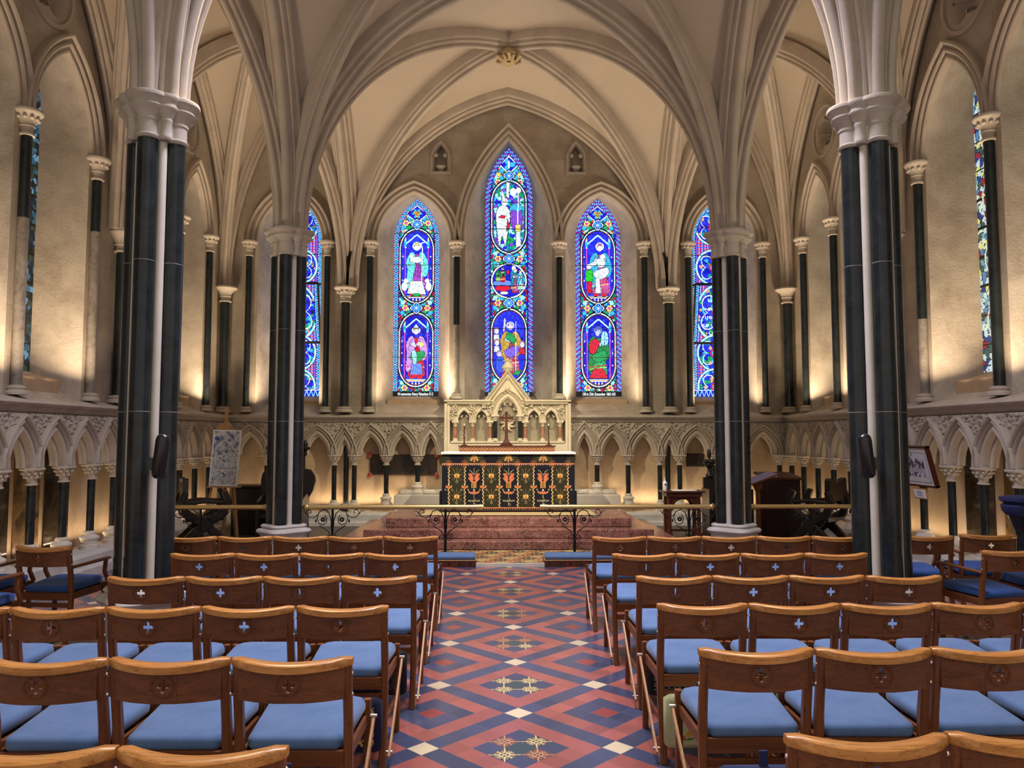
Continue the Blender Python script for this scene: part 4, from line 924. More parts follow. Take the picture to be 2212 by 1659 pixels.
for q, sd, sds in ((-1, 'left', (31, 33, 35, 36)), (1, 'right', (51, 53, 55, 56))):
    for k, sp in enumerate(SW):
        i = 5 + (0 if q < 0 else 4) + k
        make_glass(i, pale(sds[k]), sd, sp, .5, .018, 'glass_dim')
# ---------------- altar and reredos ----------------
R0 = empty('reredos', (0, 14.6, .45), 0, 'carved cream stone reredos with gabled centre behind the altar', 'reredos'); RT = Matrix.Translation((0, -14.6, -.45))
def rb(name, fn, mat, sm=35, label=None):
    b = MB(); b.T = RT; fn(b); return b.build(name, M[mat] if isinstance(mat, str) else mat, R0, sm, label)
t = NT('diaper_stone'); co = t.coord('Object', (22, 22, 22)); vo = t.node('ShaderNodeTexVoronoi'); t.l.new(co, vo.inputs[0]); t.bump(vo.outputs[0], .9, .03)
M['diaper'] = t.out((.60,.52,.37), .85, spec=.2)
rb('back_panel', lambda b: b.box(-1.12, 1.12, 14.80, 15.04, .45, 2.36), 'diaper', 0)
rb('base', lambda b: (b.box(-1.18, 1.18, 14.62, 15.04, .45, 1.60), b.box(-1.08, 1.08, 14.60, 14.8, 1.60, 1.635)), 'reredos', 0)
def frame(b, qs):
    for q in qs:
        b.box(*sorted((q*1.10, q*1.185)), 14.62, 15.04, 1.6, 2.42); b.box(*sorted((q*1.15, q*1.20)), 14.58, 15.04, .45, 2.42)
        x0, x1 = sorted((q*.33, q*1.2)); pr_ = [(14.60,2.33),(14.58,2.35),(14.58,2.37),(14.55,2.385),(14.55,2.41),(14.58,2.42),(15.04,2.44),(15.04,2.33)]
        b.loft([[(x0, y, z) for y, z in pr_], [(x1, y, z) for y, z in pr_]], True, True)
rb('cornice', lambda b: frame(b, (-1,)), 'reredos', 40); rb('cornice', lambda b: frame(b, (1,)), 'reredos', 40)
SA = [-.83, -.50, .50, .83]
def plate(b):
    for q in (-1, 1):
        cs = sorted(q*abs(c) for c in (.83, .50)); lo, hi = sorted((q*.30, q*1.10))
        out = [(lo, 2.33), (lo, 2.02)]
        for c in cs: out += [(c+x, 2.02+z) for x, z in arch_pts(.115, .20, 7)]
        out += [(hi, 2.02), (hi, 2.33)]
        b.poly([out], (Vector((0, 14.66, 0)), X, Z, Y), .1)
    L = lanc(0, .19, 2.10, 2.13, 2.46, 10)
    b.poly([[(-.30, 2.1)]+L+[(.30, 2.1), (.30, 2.42), (0, 2.86), (-.30, 2.42)]], (Vector((0, 14.66, 0)), X, Z, Y), .1)
rb('arch_plate', plate, 'reredos', 0)
def mould(b):
    for c in SA: sweep2d(b, Vector((c, 14.68, 2.02)), X, Y, arch_pts(.115, .20, 10), [(d*.75, w*.75) for d, w in DP])
    sweep2d(b, Vector((0, 14.68, 2.13)), X, Y, arch_pts(.19, .33, 12), [(d*1.0, w*1.1) for d, w in DP])
rb('arch_moulding', mould, 'reredos', 40)
def gable(b):
    g = [(0,.12),(0,-.02),(.02,-.05),(.05,-.05),(.06,-.08),(.085,-.1),(.1,-.08),(.1,.12)]
    sweep2d(b, Vector((0, 14.66, 0)), X, Y, [(-.36, 2.36), (0, 2.84), (.36, 2.36)], g)
rb('gable', gable, 'reredos', 40)
def tref(b):
    for c in SA:
        for q in (-1, 1): b.ball((c+q*.055, 14.75, 2.10), .022, 8, 5); b.ball((c+q*.04, 14.75, 2.125), .016, 8, 5)
    for x, z in ((-.055,2.34),(.055,2.34),(-.13,2.24),(.13,2.24)): b.ball((x, 14.75, z), .024, 8, 5); b.ball((x*1.3, 14.75, z-.01), .02, 8, 5); b.ball((x, 14.75, z+.025), .016, 8, 5)
rb('cusp', tref, 'reredos')
def fol(b):
    rr = random.Random(4)
    for cx, cz, sx, sz, n in ((-.37,2.34,.11,.08,46),(.37,2.34,.11,.08,46),(-.665,2.26,.06,.09,22),(.665,2.26,.06,.09,22),(-1.02,2.24,.06,.10,26),(1.02,2.24,.06,.10,26),(-1.03,2.08,.03,.08,10),(1.03,2.08,.03,.08,10),(0,2.63,.1,.07,40),(-.34,2.2,.03,.08,12),(.34,2.2,.03,.08,12)):
        for k in range(n):
            u, v = rr.uniform(-1,1), rr.uniform(-1,1)
            if cz == 2.63 and abs(u) > .9-(v+1)*.45: continue
            a = rr.uniform(0, PI); r = rr.uniform(.012, .022); c = (cx+u*sx, 14.63+rr.uniform(-.02,.015), cz+v*sz)
            b.ball(c, r, 6, 4, (1.5, 1, .8) if k % 2 else (.8, 1, 1.5))
    for q in (-1, 1):
        b.tube([(q*.37+.05*math.cos(t)*(1-t/9), 14.58, 2.34+.05*math.sin(t)*(1-t/9)) for t in np.linspace(0, 8, 26)], .012, 6)
        b.tube([(q*1.02+.04*math.cos(t)*(1-t/9), 14.6, 2.24+.04*math.sin(t)*(1-t/9)) for t in np.linspace(0, 8, 24)], .01, 6)
rb('foliage', fol, 'reredos', 60)
rb('finial', lambda b: (b.lathe([(.02,2.80),(.05,2.88),(.045,2.93),(.06,2.945),(.045,2.955),(.05,2.965),(.09,2.98),(.10,3.01),(.115,3.03),(.11,3.05),(.085,3.09),(.06,3.12),(.055,3.15),(.03,3.17)], 0, 14.66, 20), [b.ball((.06*math.cos(a), 14.66+.06*math.sin(a), 3.17), .024, 7, 5, (1.2,1.2,.8)) for a in np.linspace(0, 5.2, 6)], [b.ball((.075*math.cos(a), 14.66+.075*math.sin(a), 2.985), .02, 7, 5) for a in np.linspace(0, 5.6, 9)], b.ball((0, 14.66, 3.19), .03)), 'reredos')
for x in (-.995, -.665, -.335, .335, .665, .995):
    rb('capital', lambda b: (b.lathe([(.03,1.91),(.038,1.92),(.03,1.93),(.05,1.985),(.055,1.99)], x, 14.66, 14), b.box(x-.065, x+.065, 14.6, 14.76, 1.985, 2.02), [b.ball((x+.04*math.cos(a), 14.66+.04*math.sin(a), 1.965), .014, 6, 4) for a in np.linspace(0, 5.5, 7)]), 'reredos')
    rb('colonnette', lambda b: b.lathe([(.032,1.68),(.032,1.915)], x, 14.66, 14, False), 'pink_marble', label='pink marble colonnette')
    rb('colonnette_base', lambda b: b.lathe([(.055,1.635),(.055,1.65),(.04,1.665),(.045,1.675),(.033,1.69)], x, 14.66, 14), 'reredos')
for x in (-.235, .235):
    rb('capital', lambda b: (b.lathe([(.032,2.01),(.042,2.02),(.032,2.03),(.055,2.09),(.06,2.1)], x, 14.64, 14), b.box(x-.075, x+.075, 14.57, 14.74, 2.10, 2.135), [b.ball((x+.045*math.cos(a), 14.64+.045*math.sin(a), 2.07), .015, 6, 4) for a in np.linspace(0, 5.5, 7)]), 'reredos')
    rb('colonnette', lambda b: b.lathe([(.036,1.68),(.036,2.015)], x, 14.64, 14, False), 'dark_marble', label='dark green marble colonnette')
    rb('colonnette_base', lambda b: b.lathe([(.06,1.635),(.06,1.65),(.045,1.665),(.05,1.675),(.037,1.69)], x, 14.64, 14), 'reredos')
rb('carved_star', lambda b: [b.tube([(0, 14.77, 1.95), (.09*math.cos(a), 14.74, 1.95+.09*math.sin(a)), (.15*math.cos(a+.3), 14.76, 1.95+.15*math.sin(a+.3))], [.02,.024,.008], 6) for a in np.linspace(.3, .3+2*PI*7/8, 8)], 'reredos')

A0 = empty('altar', (0, 13.45, .455), 0, 'long altar table mostly hidden behind its embroidered frontal', 'altar'); AT = Matrix.Translation((0, -13.45, -.455))
b = MB(); b.T = AT; b.box(-1.06, 1.06, 13.10, 13.85, .455, 1.42); b.build('body', M['mahogany'], A0, 0)
b = MB(); b.T = AT; b.box(-1.10, 1.10, 13.06, 13.88, 1.42, 1.44); b.build('top', M['mahogany'], A0, 0)
b = MB(); b.rbox(-1.17, -1.128, 13.16, 13.3, .455, .80, .01); b.T = None; tag(b.build('altar_end_block', M['black']), 'small dark block standing against the left end of the altar', 'block')  # dark block in the place of the frontal's end bracket
b = MB(); b.rbox(1.128, 1.17, 13.2, 13.34, .455, .80, .01); tag(b.build('altar_end_block', M['black']), 'small dark block standing against the right end of the altar', 'block')
# embroidered frontal
fr0 = empty('altar_frontal', (0, 13.04, .47), 0, 'dark navy and olive altar frontal embroidered with gold flowers', 'altar cloth')
cv = Cv(-1.115, 1.115, 0, .955, .0064); NV = (8,11,26); OL = (40,37,20); GO = (190,138,70); PKG = (200,122,80); SV = (170,160,120)
cv.fill(cv.X > -9, NV)
WV = [-1.003,-.734,-.425,-.149,.159,.426,.74,1.005]
for a, c in ((0,1),(2,3),(4,5),(6,7)): cv.fill((cv.X > WV[a]) & (cv.X < WV[c]) & (cv.Z < .76), OL); 
def thistle(cx, z):
    cv.line([(cx,z+.06),(cx,z+.14)], .004, (120,100,50))
    for q in (-1,1):
        cv.line([(cx+q*.02,z+.03),(cx+q*.05,z+.1),(cx+q*.07,z+.12)], .0035, (120,105,60)); cv.line([(cx+q*.03,z),(cx+q*.07,z+.035),(cx+q*.09,z+.03)], .0035, (120,105,60))
        cv.ell(cx+q*.025, z-.005, .02, .022, GO, 0); cv.ell(cx+q*.03, z+.02, .01, .018, (240,205,130), 0); cv.ring(cx+q*.055, z-.045, .018, .018, .003, (105,95,60))
    cv.ell(cx, z+.03, .02, .02, GO, 0); cv.ell(cx, z-.01, .012, .025, (170,95,30), 0); cv.line([(cx,z-.03),(cx,z-.07)], .0035, SV); cv.ring(cx, z-.09, .017, .02, .003, SV)
for a, c in ((0,1),(2,3),(4,5),(6,7)):
    m = (WV[a]+WV[c])/2; thistle(m, .585); thistle(m, .235)
for m in ((WV[1]+WV[2])/2, (WV[3]+WV[4])/2, (WV[5]+WV[6])/2):
    cv.line([(m,.62),(m,.72)], .003, SV)
    for q in (-1,1): cv.line([(m,.60),(m+q*.04,.66),(m+q*.08,.69)], .0035, SV); cv.ell(m+q*.04, .66, .008, .008, SV, 0)
    for k, (z, w) in enumerate(((.595,.085),(.56,.07),(.525,.085),(.50,.06))):
        for q in (-1,1):
            for j in range(4): cv.line([(m+q*.01,z-.03),(m+q*w*(.4+.2*j),z+.02-.012*abs(j-2)),(m+q*w*(.45+.2*j),z+.035)], .006, PKG if j % 2 else (200,105,70))
    for j in (-.035,-.012,.012,.035): cv.line([(m+j,.39),(m+j,.48)], .007, GO)
    for j in range(-4,5): cv.line([(m+j*.018,.33-.004*j*j*.4),(m+j*.021,.285-.002*abs(j)+.0025*j*j)], .006, PKG)
    for q in (-1,1): cv.line([(m,.30),(m+q*.06,.30),(m+q*.085,.335)], .008, PKG); cv.ring(m+q*.05, .175, .04, .01, .003, SV)
    cv.ell(m, .355, .012, .014, (235,235,220), 0); cv.line([(m,.27),(m,.22),(m+.02,.19),(m-.01,.15),(m+.01,.12)], .0035, SV); cv.ring(m+.01, .11, .018, .018, .003, SV)
for x in WV:
    P = [(x+.012*math.sin(z*105), z) for z in np.arange(.06, .74, .006)]; cv.line([p for p in P if p[1] < .35 or p[1] > .47], .0055, (215,185,130))
    for q in (-1,1): cv.ell(x+q*.035, .405, .02, .014, PKG, 0); cv.ell(x+q*.045, .425, .012, .008, PKG, 0); cv.ring(x+q*.055, .36, .012, .01, .003, SV)
    cv.ell(x, .40, .022, .034, GO, 0); cv.ell(x, .40, .01, .03, (150,80,25), 0); cv.poly([(x-.02,.44),(x,.47),(x+.02,.44)], (200,200,180), 0)
    for z0 in (.78, .02):
        for k in range(17):
            a = PI*k/16 if z0 < .1 else 2*PI*k/16
            cv.line([(x+.015*math.cos(a), z0+.015*math.sin(a)), (x+.06*math.cos(a), z0+.06*math.sin(a))], .0028, (135,78,38))
        cv.ell(x, z0+.005, .025, .018, (215,120,70), 0)
tp = cv.Z > .80; cv.fill(tp, (38,40,26)); 
for a in (-.87, -.29, .29, .87): cv.fill(tp & (np.abs(cv.X-a) < .125), (9,12,26))
for a in (-.577, 0, .585):
    for k in range(5):
        for q in (-1,1): cv.ell(a+q*(.02+.008*k), .925-.018*k, .022, .012, GO, 0)
    cv.line([(a,.83),(a,.9)], .01, PKG); cv.line([(a-.09,.87),(a+.09,.87)], .004, (120,130,90)); cv.line([(a-.1,.9),(a+.1,.9)], .003, (110,120,80))
for x in WV:
    for k in range(10):
        an = PI*k/9; cv.line([(x+.015*math.cos(an), .80+.015*math.sin(an)), (x+.062*math.cos(an), .80+.062*math.sin(an))], .0028, (140,85,42))
fz = np.abs(cv.Z-.795); cv.fill(fz < .008, (205,130,90)); k = np.floor(cv.X/.012).astype(int) % 3; cv.fill((cv.Z > .772) & (cv.Z < .787) & (k == 0), (190,170,150)); cv.fill((cv.Z > .772) & (cv.Z < .787) & (k == 1), (110,35,30))
cv.fill(np.abs(cv.Z-.055) < .006, (205,125,85)); lf = cv.Z < .049; cv.fill(lf, (40,18,18)); cv.fill(lf & (k == 0) & (cv.Z > .02), (120,100,90))
fo = cv.build('embroidery', M['paint'], fr0, (Vector((0,0,0)), X, Z, Y))
b = MB(); b.box(-1.12, 1.12, .003, .016, 0, .96); b.build('backing', M['velvet'], fr0, 0)
for q in (-1, 1): b = MB(); b.T = AT; b.box(*sorted((q*1.065, q*1.12)), 13.09, 13.8, .46, 1.42); b.build('side_drop', M['velvet'], A0, 0)
b = MB(); n = 30; rings = []
for i in range(n+1):
    x = -1.135+2.27*i/n; s = .004*math.sin(i*1.7)
    rings.append([(x,13.00+s,1.425),(x,12.995+s,1.447),(x,13.02,1.458),(x,13.9,1.458),(x,13.92,1.44),(x,13.9,1.441),(x,13.03,1.441),(x,13.015+s,1.425)])
b.loft(rings, True, True); tag(b.build('altar_linen', M['white']), 'white linen cloth laid over the altar top', 'cloth')
g = empty('gradine', (-.02, 13.7, 1.458), 0, 'brown shelf with carved lattice front standing at the back of the altar', 'shelf')
b = MB(); b.box(-.84, .84, -.13, .13, 0, .085); b.build('body', M['red_wood'], g, 0)
b = MB(); b.box(-.86, .86, -.15, .14, .085, .103); b.build('top', M['mahogany'], g, 0)
b = MB()
for i in range(26): x = -.80+.064*i; b.tube([(x-.03, -.132, .02), (x, -.136, .05), (x+.03, -.132, .02)], .004, 5); b.tube([(x-.03, -.132, .075), (x, -.136, .045), (x+.03, -.132, .075)], .003, 5)
b.build('lattice', M['oak_light'], g)
ZG = 1.458+.103
c = empty('altar_cross', (-.03, 13.68, ZG), 0, 'dark wooden ringed cross on a stepped base at the centre of the altar', 'cross')
b = MB(); b.rbox(-.115,.115,-.07,.07,0,.025,.006); b.rbox(-.09,.09,-.055,.055,.025,.05,.006); b.loft([[(-.07,-.045,.05),(.07,-.045,.05),(.07,.045,.05),(-.07,.045,.05)],[(-.04,-.03,.11),(.04,-.03,.11),(.04,.03,.11),(-.04,.03,.11)]], True, True); b.build('base', M['mahogany'], c)
b = MB(); b.loft([[(-.03,-.02,.1),(.03,-.02,.1),(.03,.02,.1),(-.03,.02,.1)],[(-.02,-.015,.46),(.02,-.015,.46),(.02,.015,.46),(-.02,.015,.46)],[(-.02,-.015,.52),(.02,-.015,.52),(.02,.015,.52),(-.02,.015,.52)],[(-.028,-.018,.60),(.028,-.018,.60),(.028,.018,.60),(-.028,.018,.60)]], True, True)
b.box(-.11,.11,-.017,.017,.468,.512); b.box(-.12,-.09,-.02,.02,.458,.522); b.box(.09,.12,-.02,.02,.458,.522); b.build('shaft', M['mahogany'], c, 0)
b = MB(); b.tube([(.07*math.cos(a), 0, .49+.07*math.sin(a)) for a in np.linspace(0, 2*PI, 25)], .009, 6); b.build('ring', M['mahogany'], c)
for x, lab in ((-.775, 'left'), (.72, 'right')):
    c = empty('candlestick', (x, 13.66, ZG), 0, 'dark barley-twist candlestick with a short candle, %s of the altar cross' % lab, 'candlestick', 'candlesticks on the altar')
    b = MB(); b.lathe([(.06,0),(.06,.01),(.03,.02),(.014,.03),(.012,.05)], 0, 0, 16); b.build('base', M['mahogany'], c)
    b = MB()
    for ph in (0, PI): b.tube([(.008*math.cos(ph+z*50), .008*math.sin(ph+z*50), z) for z in np.arange(.04, .31, .008)], .008, 6)
    b.build('stem', M['mahogany'], c)
    b = MB(); b.lathe([(.008,.30),(.02,.315),(.014,.325),(.018,.35),(.01,.351)], 0, 0, 12); b.build('cup', M['mahogany'], c)
    b = MB(); b.lathe([(.010,.345),(.010,.385)], 0, 0, 10); b.build('candle', M['wax'], c)

# ---------------- communion rail ----------------
def scroll(b, x, z, q, y=0):
    # large open circle with an inner rose, feeding outer spirals
    def sp(cx, cz, r0, r1, a0, turns, n=26): return [(x+q*(cx+ (r0+(r1-r0)*t)*math.cos(a0+turns*2*PI*t)), y, z+cz+(r0+(r1-r0)*t)*math.sin(a0+turns*2*PI*t)) for t in np.linspace(0,1,n)]
    b.tube([(x+q*.008, y, z+.10), (x+q*.02, y, z+.30), (x+q*.05, y, z+.40), (x+q*.11, y, z+.445), (x+q*.18, y, z+.42), (x+q*.215, y, z+.34), (x+q*.19, y, z+.26), (x+q*.13, y, z+.235), (x+q*.085, y, z+.27), (x+q*.08, y, z+.33), (x+q*.11, y, z+.37)], .007, 6)
    b.tube([(x+q*.01, y, z+.06), (x+q*.06, y, z+.15), (x+q*.12, y, z+.19), (x+q*.18, y, z+.23)], .007, 6)
    b.tube([(x+q*.20, y, z+.38), (x+q*.26, y, z+.335), (x+q*.33, y, z+.345), (x+q*.37, y, z+.40), (x+q*.345, y, z+.445), (x+q*.305, y, z+.44), (x+q*.295, y, z+.405), (x+q*.32, y, z+.395)], .0065, 6)
    b.tube([(x+q*.365, y, z+.385), (x+q*.40, y, z+.43), (x+q*.44, y, z+.425)], [.0065,.005,.003], 6)
    b.tube(sp(.05, .05, .008, .045, 0, 1.4), .006, 6)
    for k in range(7):
        a = 2*PI*k/7; b.ball((x+q*.13+.022*math.cos(a), y-.004, z+.31+.022*math.sin(a)), .014, 6, 4)
    b.ball((x+q*.23, y, z+.29), .02, 6, 4, (.6,.5,1.4))
def rail(x0, x1, posts, label, y=10.8, z0=.04, zr=.745):
    e = empty('communion_rail', ((x0+x1)/2, y, z0), 0, label, 'rail', 'brass communion rail sections'); T = Matrix.Translation((-(x0+x1)/2, -y, -z0)); r = .032
    b = MB(); b.T = T; b.tube([(x0, y, zr), (x1, y, zr)], r, 20); b.build('rail', M['brass'], e)
    for xe, q in ((x0, 1), (x1, -1)):
        b = MB(); b.T = T
        if abs(xe) < 1: b.tube([(xe, y, zr), (xe+q*.03, y, zr), (xe+q*.031, y, zr), (xe+q*.05, y, zr), (xe+q*.051, y, zr), (xe+q*.10, y, zr)], [.036,.036,.042,.042,.036,.036], 20)
        else: b.tube([(xe-q*.03, y, zr), (xe-q*.0, y, zr), (xe+q*.025, y, zr), (xe+q*.03, y, zr), (xe+q*.06, y, zr)], [.008,.035,.052,.045,.034], 20)
        b.build('end_cap', M['brass'], e)
    for p in posts:
        b = MB(); b.T = T; b.tube([(p, y, z0), (p, y, zr-.02)], .017, 8); b.lathe([(.05,z0),(.05,z0+.012),(.022,z0+.03)], p, y, 14)
        for zz in (.30, .50): b.lathe([(.018,zz),(.028,zz+.006),(.018,zz+.014)], p, y, 12)
        for ph in (0, PI/2, PI, 1.5*PI): b.tube([(p+.014*math.cos(ph+z*30), y+.014*math.sin(ph+z*30), z) for z in np.arange(z0+.03, .29, .012)], .006, 5)
        b.build('post', M['iron'], e)
        for q in (-1, 1):
            b = MB(); b.T = T; scroll(b, p, zr-.48, q, y); b.build('scrollwork', M['iron'], e)
rail(-2.86, -.37, (-2.46, -.895), 'brass communion rail before the altar steps, left of the central opening')
rail(.42, 2.86, (.90, 2.50), 'brass communion rail before the altar steps, right of the central opening')
rail(-5.1, -3.36, (-4.28,), 'brass rail across the left side aisle in front of the easel')
rail(3.36, 5.1, (4.22,), 'brass rail across the right side aisle in front of the lectern')
for q, lab in ((-1, 'left'), (1, 'right')):
    x0, x1 = sorted((q*.455, q*2.7)); e = empty('kneeling_bench', ((x0+x1)/2, 10.48, 0), 0, 'low blue-cushioned kneeling bench at the communion rail, %s of the aisle' % lab, 'kneeler', 'kneeling benches'); L = (x1-x0)/2
    b = MB(); b.rbox(-L, L, -.16, .17, 0, .082, .006); b.build('base', M['mahogany'], e, 0)
    b = MB(); b.box(-L, L, -.166, .17, .082, .092); b.build('top_strip', M['oak_light'], e, 0)
    b = MB()
    for k in range(16): b.ball((-L+.07+k*.14, -.16, .042), .011, 8, 5)
    b.build('studs', M['iron'], e)
    b = MB(); b.rbox(-L+.01, L-.01, -.155, .165, .092, .152, .018); b.build('cushion', M['blue'], e, 50)

# ---------------- chairs ----------------
def yb(x, w=.245, c=.072): return -.05-c*(1-(x/w)**2)
def make_chair(brace=(), arms=False):
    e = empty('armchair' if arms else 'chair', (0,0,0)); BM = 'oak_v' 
    b = MB(); rings = []; n = 14
    for i in range(n+1):
        x = -.243+.486*i/n; y = yb(x); k = 1-max(0, abs(x)-.225)/.018*.35; h = .025*k; w = .027*k
        w *= 1+.22*(1-(x/.243)**2); s = -.014*(1-(x/.243)**2)
        rings.append([(x,y-w,.803+s),(x,y-w*.85,.80+s),(x,y+w*.85,.80+s),(x,y+w,.808+s),(x,y+w,.806+h+s),(x,y+w*.7,.812+h+s),(x,y-w*.7,.812+h+s),(x,y-w,.806+h+s)])
    b.loft(rings, True, True); b.build('top_rail', M['oak'], e, 50)
    # backboard in three strips, cross cut in the middle one
    b = MB(); z0, z1, th = .668, .800, .009
    for sx in (-1, 1):
        rings = []
        for i in range(7):
            x = sx*(.055+(.213-.055)*i/6); y = yb(x)+.002; zb = z0+.018*(abs(x)/.22)**2*0
            rings.append([(x,y-th,zb),(x,y+th,zb),(x,y+th,z1),(x,y-th,z1)])
        b.loft(rings, True, True)
    y = yb(0)+.004
    hole = []
    for i in range(40):
        a = 2*PI*i/40; r = .0115+.0175*abs(math.cos(2*a))**.9; hole.append((r*math.cos(a), .737+r*math.sin(a)))
    b.poly([[(-.056,z0),(.056,z0),(.056,z1),(-.056,z1)], hole], (Vector((0,y-th,0)), X, Z, Y), 2*th)
    for r in (.048, .041): b.tube([(r*math.cos(a), y-th-.0005, .737+r*math.sin(a)) for a in np.linspace(0, 2*PI, 33)], .0028, 5, False)
    for k in range(4):
        a = PI/4+k*PI/2; b.tube([(.027*math.cos(a)+.011*math.cos(t), y-th, .737+.027*math.sin(a)+.011*math.sin(t)) for t in np.linspace(a-1.9, a+1.9, 11)], .0022, 5, False)
    b.build('backboard', M['oak_shaded'], e, 40)
    for sx in (-1, 1):
        b = MB(); x = sx*.222
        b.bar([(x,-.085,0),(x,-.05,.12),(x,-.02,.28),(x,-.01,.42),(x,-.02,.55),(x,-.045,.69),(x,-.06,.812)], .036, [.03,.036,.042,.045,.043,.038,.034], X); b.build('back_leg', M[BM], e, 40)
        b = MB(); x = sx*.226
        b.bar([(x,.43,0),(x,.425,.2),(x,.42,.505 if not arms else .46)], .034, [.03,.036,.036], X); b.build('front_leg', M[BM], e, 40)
        xs = sx*.2405
        for z, yy in ((.765,-.052),(.68,-.043)): b = MB(); b.ball((xs, yy, z), .0075, 8, 5, (.9,1,1)); b.build('bolt', M['steel'], e)
        if arms:
            b = MB(); b.bar([(sx*.235,-.05,.655),(sx*.265,.1,.665),(sx*.285,.3,.672),(sx*.275,.40,.67)], [.03,.04,.05,.045], .02, Vector((1,0,0))); b.build('armrest', M['oak_shaded'], e, 40)
            b = MB(); b.bar([(sx*.24,.42,.42),(sx*.27,.41,.47),(sx*.272,.35,.56),(sx*.275,.36,.665)], .03, .034, X); b.build('arm_support', M[BM], e, 40)
    b = MB()
    b.box(-.206,.206,-.03,-.01,.385,.445); b.box(-.21,.21,.41,.43,.385,.445); b.box(-.206,.206,-.02,-.004,.325,.36)
    for sx in (-1, 1):
        b.bar([(sx*.215,-.01,.415),(sx*.222,.42,.415)], .018, .055, X); b.bar([(sx*.219,-.01,.2),(sx*.222,.42,.2)], .016, .026, X)
    b.box(-.206,.206,.05,.38,.395,.405)
    b.build('seat_frame', M['oak_shaded'], e, 0)
    b = MB(); rings = []
    def rr(w0, w1, ya, yb_, z, k, zf=0):
        out = []; c = .06
        pts = [(-w0+c*.4,ya),(w0-c*.4,ya),(w0,ya+c*.5),(w1,yb_-c),(w1-c*.35,yb_-c*.3),(w1-c,yb_),(-w1+c,yb_),(-w1+c*.35,yb_-c*.3),(-w1,yb_-c),(-w0,ya+c*.5)]
        return [(x*k, (ya+yb_)/2+(y-(ya+yb_)/2)*k, z+zf*(y-ya)) for x, y in pts]
    for z, k, zf in ((.445,.97,.02),(.455,1.0,.03),(.475,1.0,.04),(.490,.975,.04),(.498,.90,.04),(.502,.6,.035),(.502,.1,.03)): rings.append(rr(.200,.222,-.015,.455,z,k,zf))
    b.loft(rings, True, True); b.build('seat_cushion', M['blue2' if arms else 'blue'], e, 80)
    for sx in brace:
        b = MB(); b.bar([(sx*.256,.425,.42),(sx*.256,.18,.24),(sx*.256,-.07,.05)], .012, .03, X); b.build('link_strut', M['oak_light'], e, 0)
        for yy, z in ((.415,.43),(-.05,.07)): b = MB(); b.tube([(sx*.23,yy,z),(sx*.272,yy,z)], .008, 8); b.build('link_pin', M['steel'], e)
    return e
PROT = {'plain': make_chair(), 'L': make_chair((1,)), 'R': make_chair((-1,))}; used = set()
def put(kind, x, y, rz, label, group):
    e = PROT[kind] if kind not in used else copy_tree(PROT[kind]); used.add(kind)
    e.location = (x, y, 0); e.rotation_euler = (0, 0, rz); tag(e, label, 'chair', group); return e
PP = .497
ROWS = {  # aisle-side edge x, back y, count, first shown index
    'L': [(-.685,7.03,5),(-.68,6.02,4),(-.66,5.05,4),(-.715,4.17,5),(-.72,3.22,4),(-.735,2.31,3)],
    'R': [(.69,6.98,5),(.725,5.97,4),(.745,5.02,4),(.715,4.20,5),(.715,3.32,4),(.735,2.38,3)]}
rown = ['front row by the rail', 'second row', 'third row', 'fourth row', 'fifth row', 'nearest row at the frame bottom']
posn = ['at the aisle', 'second from the aisle', 'third from the aisle', 'fourth from the aisle', 'fifth from the aisle']
spots = {}
for sd, q in (('L', -1), ('R', 1)):
    for r, (xe, yb0, n) in enumerate(ROWS[sd]):
        for k in range(n):
            rz = random.uniform(-.012, .012); x = xe+q*(k+.5)*PP
            put(sd if k == 0 else 'plain', x, yb0+.055+random.uniform(-.01,.01), rz, 'oak chair in the %s block, %s, %s' % ('left' if q < 0 else 'right', rown[r], posn[k]), 'linked chairs in rows')
            spots[sd, r, k] = (x, yb0)
PROT['arm'] = make_chair((), True)
for x, y, rz, lab in ((-3.87, 6.50, -.10, 'oak armchair with deep blue seat beside the near left column, fully visible'), (-4.52, 6.52, -.05, 'oak armchair at the left frame edge, beside the fully visible one'), (-4.15, 5.72, -.12, 'oak armchair nearest the camera at the left edge, only an arm and seat showing'),
                      (3.74, 7.06, -.06, 'oak armchair just right of the near right column, its left side hidden'), (4.36, 7.14, -.15, 'oak armchair by the right wall, farther one near the frame edge'), (3.90, 6.18, .16, 'oak armchair nearest the camera on the right, turned slightly inward'), (4.56, 6.5, .05, 'oak armchair cut off at the right frame edge, only its seat corner showing')):
    put('arm', x, y, rz, lab, 'armchairs along the side aisles')
# hanging kneelers
KC = {('R',3,0):((178,182,140),(190,150,40),(150,160,110)), ('R',3,1):((40,84,52),(60,110,60),(30,60,40)), ('L',3,0):((16,22,60),(190,165,80),(120,100,50)), ('R',2,0):((20,26,40),(120,125,110),(60,70,80)), ('L',3,2):((20,20,40),(170,30,40),(200,190,170)),
      ('L',4,1):((70,26,24),(150,60,50),(90,90,60)), ('R',4,0):((40,52,90),(170,80,50),(220,205,180)), ('L',3,1):((24,24,34),(110,30,30),(60,60,70)), ('R',3,2):((36,60,44),(130,120,80),(50,80,60)), ('L',2,0):((14,16,30),(60,60,80),(30,30,50)), ('R',4,1):((30,36,70),(120,60,50),(90,90,100)), ('L',4,0):((26,30,60),(150,120,60),(60,40,50))}
KN = {('R',3,0):'pale sage green', ('R',3,1):'dark green', ('L',3,0):'navy and gold', ('R',2,0):'black and grey', ('L',3,2):'dark with red motif', ('L',4,1):'dark red', ('R',4,0):'blue with a red and cream sunburst', ('L',3,1):'black with dull red', ('R',3,2):'mossy green', ('L',2,0):'black', ('R',4,1):'dark blue', ('L',4,0):'dark blue with dull gold'}
